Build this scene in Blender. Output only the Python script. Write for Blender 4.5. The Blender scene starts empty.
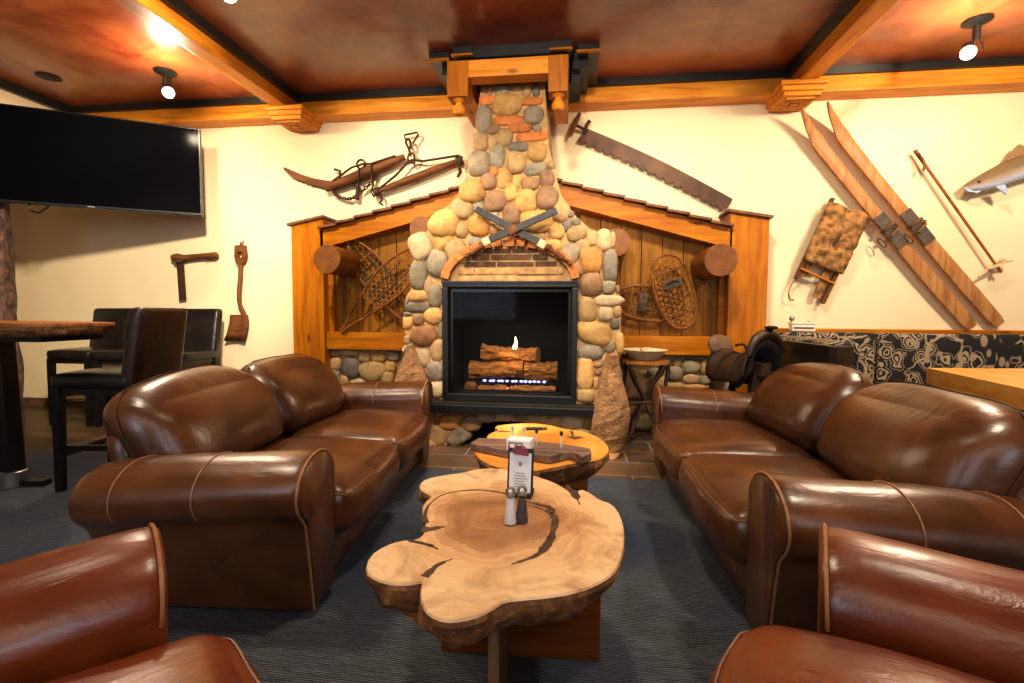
import bpy, bmesh, math, random
from mathutils import Vector, Matrix, noise
from mathutils.geometry import tessellate_polygon
R = math.radians
PI = math.pi
scene = bpy.context.scene
COL = scene.collection
random.seed(7)

# ------------------------------------------------------------------ materials
def S(c):
    """sRGB 0-255 to linear"""
    return tuple(((v/255)/12.92 if v/255 <= .04045 else ((v/255+.055)/1.055)**2.4) for v in c)+(1,)

class NT:
    def __init__(s, name):
        s.m = bpy.data.materials.new(name); s.m.use_nodes = True
        s.t = s.m.node_tree; s.b = s.t.nodes['Principled BSDF']; s.out = s.t.nodes['Material Output']
    def n(s, typ, **kw):
        nd = s.t.nodes.new(typ)
        for k, v in kw.items(): setattr(nd, k, v)
        return nd
    def l(s, a, b): s.t.links.new(a, b)
    def coords(s, kind='Object', scale=(1,1,1), loc=(0,0,0), rot=(0,0,0)):
        tc = s.n('ShaderNodeTexCoord'); mp = s.n('ShaderNodeMapping')
        mp.inputs['Scale'].default_value = scale; mp.inputs['Location'].default_value = loc; mp.inputs['Rotation'].default_value = rot
        s.l(tc.outputs[kind], mp.inputs['Vector']); return mp.outputs['Vector']
    def noise(s, vec, scale, detail=4, rough=.55, dist=0):
        nd = s.n('ShaderNodeTexNoise'); nd.inputs['Scale'].default_value = scale; nd.inputs['Detail'].default_value = detail
        nd.inputs['Roughness'].default_value = rough; nd.inputs['Distortion'].default_value = dist
        s.l(vec, nd.inputs['Vector']); return nd.outputs['Fac']
    def ramp(s, fac, stops, interp='LINEAR'):
        nd = s.n('ShaderNodeValToRGB'); cr = nd.color_ramp; cr.interpolation = interp
        cr.elements[0].position = stops[0][0]; cr.elements[0].color = stops[0][1]
        cr.elements[1].position = stops[-1][0]; cr.elements[1].color = stops[-1][1]
        for p, c in stops[1:-1]:
            e = cr.elements.new(p); e.color = c
        s.l(fac, nd.inputs['Fac']); return nd.outputs['Color']
    def mix(s, fac, a, b, mode='MIX'):
        nd = s.n('ShaderNodeMix', data_type='RGBA', blend_type=mode)
        if isinstance(fac, (int, float)): nd.inputs[0].default_value = fac
        else: s.l(fac, nd.inputs[0])
        for v, i in ((a, 6), (b, 7)):
            if isinstance(v, tuple): nd.inputs[i].default_value = v
            else: s.l(v, nd.inputs[i])
        return nd.outputs[2]
    def math(s, op, a, b=None):
        nd = s.n('ShaderNodeMath', operation=op)
        for v, i in ((a, 0), (b, 1)):
            if v is None: continue
            if isinstance(v, (int, float)): nd.inputs[i].default_value = v
            else: s.l(v, nd.inputs[i])
        return nd.outputs[0]
    def base(s, c):
        if isinstance(c, tuple): s.b.inputs['Base Color'].default_value = c
        else: s.l(c, s.b.inputs['Base Color'])
    def bump(s, h, strength=.3, dist=.01):
        nd = s.n('ShaderNodeBump'); nd.inputs['Strength'].default_value = strength; nd.inputs['Distance'].default_value = dist
        s.l(h, nd.inputs['Height']); s.l(nd.outputs['Normal'], s.b.inputs['Normal'])
    def set(s, **kw):
        for k, v in kw.items():
            i = s.b.inputs[k.replace('_', ' ')]
            if hasattr(v, 'is_linked') or hasattr(v, 'links'): s.l(v, i)
            else: i.default_value = v
        return s

def plain(name, c, rough=.5, metal=0, var=.12, scale=12, bump=0, spec=.5):
    t = NT(name); v = t.coords(); f = t.noise(v, scale)
    c1 = S(c); lo = tuple(x*(1-var*1.6) for x in c1[:3])+(1,); hi = tuple(min(1, x*(1+var)) for x in c1[:3])+(1,)
    t.base(t.ramp(f, [(.3, lo), (.7, hi)])); t.set(Roughness=rough, Metallic=metal); t.b.inputs['Specular IOR Level'].default_value = spec
    if bump: t.bump(f, bump, .01)
    return t.m

def wood(name, dark, mid, light, axis='Z', rough=.38, grain=1.0, knots=True, coat=.0, sc=1.0):
    t = NT(name)
    s = {'X': (1.2, 14, 14), 'Y': (14, 1.2, 14), 'Z': (14, 14, 1.2)}[axis]
    s = tuple(x*sc for x in s)
    v = t.coords('Object', s); f = t.noise(v, 1.6*grain, 6, .6, .6)
    f2 = t.noise(v, 9*grain, 3, .6, .2)
    col = t.ramp(f, [(.28, S(dark)), (.48, S(mid)), (.72, S(light))])
    col = t.mix(t.math('MULTIPLY', f2, .35), col, S(dark), 'MIX')
    if knots:
        s2 = {'X': (2.2, 6, 6), 'Y': (6, 2.2, 6), 'Z': (6, 6, 2.2)}[axis]
        vo = t.n('ShaderNodeTexVoronoi'); vo.inputs['Scale'].default_value = 1.0
        t.l(t.coords('Object', s2, (.3, .7, .2)), vo.inputs['Vector'])
        k = t.ramp(vo.outputs['Distance'], [(.05, (1, 1, 1, 1)), (.13, (0, 0, 0, 1))])
        col = t.mix(t.math('MULTIPLY', k, .75), col, S(tuple(x*.45 for x in dark)))
    big = t.noise(t.coords('Object', (1, 1, 1)), 2.2, 2)
    col = t.mix(t.ramp(big, [(.35, (.25, .25, .25, 1)), (.65, (0, 0, 0, 1))]), col, S(dark))
    t.base(col); t.set(Roughness=rough); t.b.inputs['Specular IOR Level'].default_value = .22; t.b.inputs['Coat Weight'].default_value = coat; t.b.inputs['Coat Roughness'].default_value = .2
    t.bump(f2, .12, .004)
    return t.m

def leather(name, base, dark, hi, rough=.33):
    t = NT(name); v = t.coords()
    big = t.noise(v, 3.5, 4, .6, .4); fine = t.noise(v, 160, 2, .6)
    col = t.ramp(big, [(.3, S(dark)), (.52, S(base)), (.78, S(hi))])
    t.base(col)
    r = t.math('ADD', t.math('MULTIPLY', t.noise(v, 6, 3), .22), rough-.11); t.l(r, t.b.inputs['Roughness'])
    wr = t.noise(t.coords('Object', (2.0, 5.5, 4)), 2.4, 5, .55, 1.2)
    h = t.math('ADD', t.math('MULTIPLY', wr, 1.0), t.math('MULTIPLY', fine, .035))
    t.bump(h, .22, .018)
    t.b.inputs['Coat Weight'].default_value = .18; t.b.inputs['Coat Roughness'].default_value = .26
    return t.m

def emit(name, c, st):
    t = NT(name); t.b.inputs['Base Color'].default_value = S(c); t.b.inputs['Emission Color'].default_value = S(c); t.b.inputs['Emission Strength'].default_value = st
    return t.m

M = {}
def build_materials():
    # wall
    t = NT('cream_plaster'); v = t.coords(); f = t.noise(v, 1.3, 3); f2 = t.noise(v, 90, 3)
    t.base(t.ramp(f, [(.3, S((232, 211, 172))), (.7, S((240, 222, 186)))])); t.set(Roughness=.8); t.bump(f2, .08, .003); M['wall'] = t.m
    # ceiling: mottled red brown lacquered panels
    t = NT('mottled_red_ceiling'); v = t.coords('Object', (1, 1, 1))
    a = t.noise(v, 1.1, 6, .6, .5); b = t.noise(v, 3.5, 5, .62, .8)
    c1 = t.ramp(a, [(.3, S((76, 30, 15))), (.5, S((134, 64, 30))), (.7, S((190, 112, 64)))])
    c2 = t.ramp(b, [(.35, S((116, 32, 12))), (.65, S((178, 104, 62)))])
    t.base(t.mix(.42, c1, c2)); t.set(Roughness=.32); t.b.inputs['Coat Weight'].default_value = .25; t.b.inputs['Coat Roughness'].default_value = .12
    M['ceil'] = t.m
    # carpet: dark blue with fine cross ribs
    t = NT('ribbed_blue_carpet'); v = t.coords()
    w = t.n('ShaderNodeTexWave', bands_direction='Y', wave_type='BANDS'); w.inputs['Scale'].default_value = 36; w.inputs['Distortion'].default_value = 2.2
    w.inputs['Detail'].default_value = 3; w.inputs['Detail Scale'].default_value = 3.0; t.l(v, w.inputs['Vector'])
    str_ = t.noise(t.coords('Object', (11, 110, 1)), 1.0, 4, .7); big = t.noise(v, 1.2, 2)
    h = t.math('ADD', t.math('MULTIPLY', w.outputs['Fac'], .5), t.math('MULTIPLY', str_, .7))
    col = t.ramp(h, [(.3, S((20, 23, 29))), (.58, S((54, 61, 72))), (.9, S((122, 126, 130)))])
    col = t.mix(t.ramp(big, [(.42, (0, 0, 0, 1)), (.62, (.55, .55, .55, 1))]), col, S((28, 52, 88)))  # blue patches put the bluish window sheen into the carpet colour
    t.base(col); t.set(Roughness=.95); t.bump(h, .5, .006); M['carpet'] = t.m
    # slate tile
    t = NT('brown_slate_tiles'); v = t.coords('Object', (1, 1, 1))
    br = t.n('ShaderNodeTexBrick'); br.offset = .37; br.inputs['Scale'].default_value = 1.0; br.inputs['Mortar Size'].default_value = .006
    br.inputs['Brick Width'].default_value = .60; br.inputs['Row Height'].default_value = .30
    br.inputs['Color1'].default_value = S((104, 82, 64)); br.inputs['Color2'].default_value = S((72, 62, 54)); br.inputs['Mortar'].default_value = S((150, 132, 112)); br.inputs['Bias'].default_value = -.1
    t.l(v, br.inputs['Vector']); f = t.noise(v, 7, 5, .6, .6)
    col = t.mix(t.math('MULTIPLY', t.ramp(f, [(.5, (0, 0, 0, 1)), (.75, (1, 1, 1, 1))]), .6), br.outputs['Color'], S((150, 92, 52)))
    t.base(col); t.set(Roughness=.42); t.bump(f, .25, .006); M['tile'] = t.m
    M['plankfloor'] = wood('worn_brown_floor', (52, 40, 26), (84, 64, 40), (112, 88, 56), 'X', .5, knots=False, sc=.6)
    # timbers
    M['post'] = wood('honey_timber_vertical', (146, 78, 8), (182, 110, 16), (206, 136, 28), 'Z', .4)
    M['beamX'] = wood('honey_timber_along_wall', (178, 100, 18), (224, 148, 44), (240, 176, 70), 'X', .42)
    M['railX'] = wood('amber_timber_rail', (146, 80, 4), (182, 110, 10), (208, 140, 22), 'X', .4)
    M['beamY'] = wood('honey_timber_into_room', (172, 92, 16), (214, 136, 36), (236, 166, 62), 'Y', .42)
    M['board'] = wood('stained_panel_boards', (106, 64, 12), (154, 102, 24), (186, 130, 40), 'Z', .5)
    M['logend'] = NT('sawn_log').m
    t = NT('sawn_log_end'); v = t.coords(); vl = t.n('ShaderNodeVectorMath', operation='LENGTH')
    sc = t.n('ShaderNodeVectorMath', operation='MULTIPLY'); sc.inputs[1].default_value = (1, 0, 1); t.l(v, sc.inputs[0]); t.l(sc.outputs[0], vl.inputs[0])
    r = t.math('FRACT', t.math('ADD', t.math('MULTIPLY', vl.outputs['Value'], 60), t.math('MULTIPLY', t.noise(v, 9, 3), 2.2)))
    f = t.noise(v, 14, 4)
    col = t.mix(t.math('MULTIPLY', r, .22), t.ramp(f, [(.3, S((108, 60, 14))), (.7, S((146, 88, 26)))]), S((74, 40, 10)))
    t.base(col); t.set(Roughness=.5); M['logend'] = t.m
    M['shingle'] = plain('weathered_shingle', (116, 66, 28), .6, 0, .3, 20)
    M['black_trim'] = plain('black_painted_trim', (34, 32, 32), .35, 0, .15, 10)
    M['capedge'] = M['beamX']
    # stone with colour attribute
    def stone(name, attr=True, base=(150, 120, 84)):
        t = NT(name); v = t.coords(); f = t.noise(v, 14, 6, .65); f2 = t.noise(v, 60, 4, .6)
        if attr:
            at = t.n('ShaderNodeAttribute'); at.attribute_name = 'Col'; c = at.outputs['Color']
        else: c = S(base)
        d = t.mix(1.0, c, t.ramp(f, [(.25, (.55, .5, .46, 1)), (.5, (.95, .93, .9, 1)), (.75, (1.2, 1.16, 1.06, 1))]), 'MULTIPLY')
        d = t.mix(.35, d, t.mix(1.0, d, t.ramp(f2, [(.3, (.6, .6, .6, 1)), (.7, (1.2, 1.2, 1.2, 1))]), 'MULTIPLY'))
        t.base(d); t.set(Roughness=.72); t.bump(t.math('ADD', f, t.math('MULTIPLY', f2, .5)), .35 if attr else .9, .012 if attr else .03); return t.m
    M['stone'] = stone('river_stones'); M['boulder'] = stone('rough_boulder', False, (178, 134, 94))
    M['mortar'] = plain('grey_tan_mortar', (186, 150, 104), .9, 0, .2, 30, .4)
    M['soot'] = plain('black_firebox', (4, 4, 4), .9, 0, .2, 10)
    M['blackmetal'] = plain('black_metal', (16, 15, 15), .4, 0, .15, 12)
    M['shelf'] = plain('dark_hearth_slab', (44, 38, 34), .35, 0, .3, 9)
    t = NT('firebox_glass'); tr = t.n('ShaderNodeBsdfTransparent'); gl = t.n('ShaderNodeBsdfGlossy'); gl.inputs['Roughness'].default_value = .05
    mx = t.n('ShaderNodeMixShader'); lw = t.n('ShaderNodeLayerWeight'); lw.inputs['Blend'].default_value = .2
    t.l(t.math('MULTIPLY', lw.outputs['Fresnel'], .22), mx.inputs[0]); t.l(tr.outputs[0], mx.inputs[1]); t.l(gl.outputs[0], mx.inputs[2]); t.l(mx.outputs[0], t.out.inputs['Surface']); M['glass'] = t.m
    t = NT('charred_log_bark'); v = t.coords('Object', (7, 34, 34)); f = t.noise(v, 1.0, 6, .7, 1.2); f2 = t.noise(t.coords('Object', (24, 60, 60)), 1, 4)
    t.base(t.ramp(f, [(.3, S((40, 20, 8))), (.45, S((96, 58, 20))), (.62, S((148, 96, 36))), (.8, S((190, 134, 62)))])); t.set(Roughness=.9); t.bump(t.math('ADD', f, t.math('MULTIPLY', f2, .4)), .9, .02); M['firelog'] = t.m
    M['flame'] = emit('gas_flame', (255, 214, 140), 9); M['ember'] = emit('glowing_ember', (255, 90, 70), 2.2); M['bluefire'] = emit('blue_burner_flame', (150, 160, 255), 1.6)
    # leather
    M['leather'] = leather('brown_leather', (92, 53, 25), (64, 35, 16), (118, 72, 38), .32)
    M['leather_red'] = leather('chestnut_leather', (116, 54, 22), (82, 34, 12), (146, 76, 34), .3)
    M['piping'] = plain('tan_piping_highlight', (162, 116, 76), .45, 0, .15, 40)  # light tan also paints in the highlights along the arm seams
    M['softpiping'] = plain('brown_piping', (118, 74, 42), .45, 0, .15, 40)
    M['seam'] = plain('dark_seam', (58, 30, 14), .5, 0, .1, 40)
    M['blackleather'] = leather('black_leather', (26, 22, 20), (16, 14, 13), (40, 36, 30), .3)
    M['maroonleather'] = leather('dark_maroon_leather', (40, 22, 16), (26, 14, 10), (54, 32, 22), .4)
    M['blackwood'] = plain('black_lacquered_wood', (20, 17, 16), .3, 0, .2, 20)
    # burl slab tops
    def slab(name, heart, tan, hi, dark, hr):
        t = NT(name); v = t.coords('Object', (1, 1, 0), (-heart[0], -heart[1], 0))
        ds = t.n('ShaderNodeTexNoise'); ds.inputs['Scale'].default_value = 4.5; ds.inputs['Detail'].default_value = 4; t.l(v, ds.inputs['Vector'])
        am = t.n('ShaderNodeVectorMath', operation='MULTIPLY_ADD'); am.inputs[1].default_value = (.22, .22, 0); t.l(ds.outputs['Color'], am.inputs[0]); t.l(v, am.inputs[2])
        off = t.n('ShaderNodeVectorMath', operation='SUBTRACT'); off.inputs[1].default_value = (.11, .11, 0); t.l(am.outputs[0], off.inputs[0])
        ln = t.n('ShaderNodeVectorMath', operation='LENGTH'); t.l(off.outputs[0], ln.inputs[0]); d = ln.outputs['Value']
        col = t.ramp(t.math('DIVIDE', d, hr*3), [(.0, S(dark)), (.12, S(tuple((a+b)/2 for a, b in zip(dark, tan)))), (.2, S(dark)), (.30, S(tan)), (.55, S(hi)), (1, S(tan))])
        rings = t.math('FRACT', t.math('ADD', t.math('MULTIPLY', d, 30), t.math('MULTIPLY', t.noise(v, 5, 4), 3)))
        rm = t.ramp(t.math('DIVIDE', d, hr*3), [(.14, (.8, .8, .8, 1)), (.40, (.13, .13, .13, 1))])
        col = t.mix(t.math('MULTIPLY', rings, rm), col, S(dark))
        pat = t.noise(v, 7, 5, .6, 1.0)
        col = t.mix(t.ramp(pat, [(.46, (0, 0, 0, 1)), (.70, (.8, .8, .8, 1))]), col, S(tuple((a*2+b)/3 for a, b in zip(dark, tan))))
        ray = t.noise(t.coords('Object', (40, 9, 1)), 1, 3)
        col = t.mix(t.math('MULTIPLY', ray, .18), col, S(hi))
        t.base(col); t.set(Roughness=.45); t.b.inputs['Coat Weight'].default_value = .06; return t.m
    M['slab1'] = slab('burl_slab_tan', (-.03, .02), (218, 172, 124), (236, 202, 158), (136, 80, 40), .24)
    M['slab2'] = slab('burl_slab_amber', (.05, .1), (226, 150, 62), (240, 176, 86), (196, 116, 36), .16)
    t = NT('rough_bark'); v = t.coords(); f = t.noise(v, 16, 6, .7, 1.0); f2 = t.noise(v, 50, 4, .7)
    t.base(t.ramp(t.math('ADD', t.math('MULTIPLY', f, .7), t.math('MULTIPLY', f2, .3)), [(.3, S((40, 24, 16))), (.48, S((120, 78, 42))), (.6, S((172, 118, 66))), (.75, S((222, 180, 122)))])); t.set(Roughness=.7); t.bump(f, .8, .012); M['bark'] = t.m
    M['resin'] = plain('dark_wood_crack', (84, 60, 48), .5, 0, .4, 30)
    M['pedestal'] = wood('pedestal_plank', (112, 60, 22), (152, 90, 40), (180, 114, 58), 'X', .45)
    M['leggrey'] = wood('pedestal_plank_grey', (96, 70, 52), (136, 104, 80), (166, 134, 106), 'Z', .45, knots=False)
    M['greyplank'] = wood('grey_live_edge_plank', (84, 62, 54), (130, 104, 90), (166, 140, 122), 'X', .4, knots=False)
    M['tabletop'] = wood('pale_pine_tabletop', (206, 138, 50), (234, 174, 84), (246, 200, 118), 'Y', .35)
    M['pubtop'] = wood('live_edge_pub_top', (112, 62, 26), (168, 102, 50), (204, 140, 78), 'X', .4)
    M['rustic'] = plain('old_twig_wood', (66, 42, 24), .75, 0, .35, 30, .3)
    M['standtop'] = wood('stand_top', (120, 72, 30), (176, 116, 56), (204, 146, 80), 'X', .5)
    M['oldwood'] = wood('weathered_handle_wood', (74, 42, 18), (112, 68, 34), (140, 92, 50), 'X', .6, knots=False)
    M['oldwoodZ'] = wood('weathered_shaft_wood', (78, 46, 20), (114, 72, 36), (140, 96, 54), 'Z', .6, knots=False)
    M['rust'] = plain('rusted_iron', (74, 48, 30), .7, .3, .35, 40, .3)
    M['sawsteel'] = plain('brown_patina_steel', (84, 56, 36), .55, .35, .3, 8)
    M['ski'] = wood('old_ski_wood', (140, 92, 52), (184, 132, 80), (208, 162, 108), 'Z', .45, knots=False)
    M['skigrey'] = plain('grey_ski_plate', (84, 72, 58), .6, 0, .3, 30)
    M['strap'] = plain('old_leather_strap', (120, 80, 48), .7, 0, .25, 20)
    M['canvas'] = plain('old_canvas', (156, 112, 62), .85, 0, .5, 18, .6)
    M['snowframe'] = wood('snowshoe_frame', (92, 52, 18), (136, 84, 34), (166, 112, 54), 'X', .5, knots=False)
    M['rawhide'] = plain('rawhide_webbing', (172, 116, 50), .6, 0, .3, 30)
    M['rawhide_dark'] = plain('dark_rawhide_webbing', (126, 82, 36), .6, 0, .3, 30)
    M['binding'] = plain('snowshoe_binding', (88, 70, 54), .7, 0, .4, 30)
    M['poleshaft'] = plain('bamboo_pole', (150, 84, 34), .4, 0, .2, 20)
    M['fur'] = plain('pale_rawhide', (214, 190, 150), .8, 0, .2, 40)
    t = NT('trout_skin'); at = t.n('ShaderNodeAttribute'); at.attribute_name = 'Col'; vo = t.n('ShaderNodeTexVoronoi'); vo.inputs['Scale'].default_value = 48
    t.l(t.coords(), vo.inputs['Vector']); sp = t.ramp(vo.outputs['Distance'], [(.16, (1, 1, 1, 1)), (.26, (0, 0, 0, 1))])
    t.base(t.mix(t.math('MULTIPLY', sp, .4), at.outputs['Color'], S((70, 58, 44)))); t.set(Roughness=.65); M['trout'] = t.m
    M['white'] = plain('white_enamel', (226, 218, 200), .4, 0, .06, 10)
    M['bowl'] = plain('cream_enamel', (222, 206, 170), .35, 0, .08, 10)
    M['card'] = plain('white_card', (226, 228, 234), .5, 0, .03, 10); M['ink'] = plain('grey_print', (140, 142, 150), .6, 0, .05, 10)
    M['magenta'] = plain('dull_pink_label', (132, 58, 74), .5, 0, .2, 20)
    M['chrome'] = plain('brushed_steel', (180, 178, 172), .3, .9, .08, 30)
    M['saltfill'] = plain('white_salt', (238, 240, 244), .6, 0, .04, 60); M['pepperfill'] = plain('ground_pepper', (88, 80, 76), .8, 0, .4, 160)
    t = NT('clear_glass'); tr = t.n('ShaderNodeBsdfTransparent'); gl = t.n('ShaderNodeBsdfGlossy'); gl.inputs['Roughness'].default_value = .05
    mx = t.n('ShaderNodeMixShader'); lw = t.n('ShaderNodeLayerWeight'); lw.inputs['Blend'].default_value = .4
    t.l(t.math('MULTIPLY', lw.outputs['Fresnel'], .3), mx.inputs[0]); t.l(tr.outputs[0], mx.inputs[1]); t.l(gl.outputs[0], mx.inputs[2]); t.l(mx.outputs[0], t.out.inputs['Surface']); M['clear'] = t.m
    t = NT('television_screen'); t.base(S((6, 6, 8))); t.set(Roughness=.16); t.b.inputs['Specular IOR Level'].default_value = .03; M['screen'] = t.m
    M['tvcase'] = plain('black_plastic', (16, 15, 15), .3, 0, .1, 10)
    # floral upholstery
    t = NT('black_floral_fabric'); v = t.coords('Object', (1, 1, 1))
    vo = t.n('ShaderNodeTexVoronoi'); vo.inputs['Scale'].default_value = 7.5; vo.inputs['Randomness'].default_value = .9
    ds = t.n('ShaderNodeTexNoise'); ds.inputs['Scale'].default_value = 9; t.l(v, ds.inputs['Vector'])
    am = t.n('ShaderNodeVectorMath', operation='MULTIPLY_ADD'); am.inputs[1].default_value = (.09, .09, .09); t.l(ds.outputs['Color'], am.inputs[0]); t.l(v, am.inputs[2]); t.l(am.outputs[0], vo.inputs['Vector'])
    d = vo.outputs['Distance']
    petal = t.math('ADD', t.math('MULTIPLY', t.math('SINE', t.math('MULTIPLY', d, 38)), .5), .5)
    inside = t.ramp(d, [(.5, (1, 1, 1, 1)), (.56, (0, 0, 0, 1))])
    flower = t.math('MULTIPLY', t.ramp(petal, [(.45, (0, 0, 0, 1)), (.6, (1, 1, 1, 1))]), inside)
    vo2 = t.n('ShaderNodeTexVoronoi', feature='DISTANCE_TO_EDGE'); vo2.inputs['Scale'].default_value = 4.2; t.l(am.outputs[0], vo2.inputs['Vector'])
    stem = t.math('MULTIPLY', t.ramp(vo2.outputs['Distance'], [(.018, (1, 1, 1, 1)), (.035, (0, 0, 0, 1))]), t.ramp(t.noise(v, 6, 1), [(.45, (0, 0, 0, 1)), (.5, (1, 1, 1, 1))]))
    vo3 = t.n('ShaderNodeTexVoronoi'); vo3.inputs['Scale'].default_value = 13; t.l(t.coords('Object', (1, 1, .55), (.3, .1, .6), (0, R(35), 0)), vo3.inputs['Vector'])
    leaf = t.math('MULTIPLY', t.ramp(vo3.outputs['Distance'], [(.33, (1, 1, 1, 1)), (.38, (0, 0, 0, 1))]), t.ramp(t.noise(v, 5, 1), [(.5, (0, 0, 0, 1)), (.54, (1, 1, 1, 1))]))
    fac = t.math('MAXIMUM', t.math('MAXIMUM', flower, stem), t.math('MULTIPLY', leaf, .8))
    t.base(t.mix(fac, S((30, 25, 24)), S((168, 146, 118)))); t.set(Roughness=.8); M['floral'] = t.m
    M['benchblack'] = plain('black_stained_panel', (40, 32, 28), .4, 0, .25, 8)
    M['greyfabric'] = plain('grey_bench_fabric', (96, 82, 70), .9, 0, .2, 60)
    M['saddle'] = leather('saddle_leather', (56, 34, 18), (34, 20, 11), (88, 58, 34), .45)
    M['saddlepale'] = leather('worn_saddle_suede', (112, 82, 60), (84, 58, 40), (140, 108, 82), .65)
    M['saddledark'] = plain('saddle_dark_and_shade', (26, 18, 14), .8, 0, .3, 20)
    M['blackski'] = plain('black_weathered_ski', (34, 26, 22), .5, 0, .6, 18, .4)
    M['cutend'] = plain('pale_sawn_end', (214, 188, 150), .6, 0, .15, 30)
    M['stick'] = plain('brown_stick', (122, 72, 34), .8, 0, .4, 26, .6)
    M['bulb'] = emit('lamp_bulb', (255, 240, 214), 90)
    M['pen'] = plain('black_marker', (24, 22, 22), .4, 0, .1, 20)
    M['pegwhite'] = plain('peg_white', (220, 214, 206), .4, 0, .05, 20); M['pegdark'] = plain('peg_dark', (40, 42, 40), .4, 0, .05, 20)
    M['switch'] = plain('switch_plate', (240, 228, 204), .4, 0, .03, 20)
    M['brick'] = plain('orange_brick', (196, 122, 64), .8, 0, .3, 18, .4)
    M['ledge'] = plain('tan_ledge_stone', (188, 146, 94), .8, 0, .3, 14, .4); M['ledgedark'] = plain('brown_ledge_stone', (104, 72, 46), .8, 0, .3, 14, .4)
    M['pillarbark'] = plain('purple_brown_bark', (96, 70, 58), .9, 0, .6, 16, .9)
    M['vent'] = plain('dark_ceiling_speaker', (38, 24, 20), .6, 0, .1, 20)
build_materials()

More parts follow.
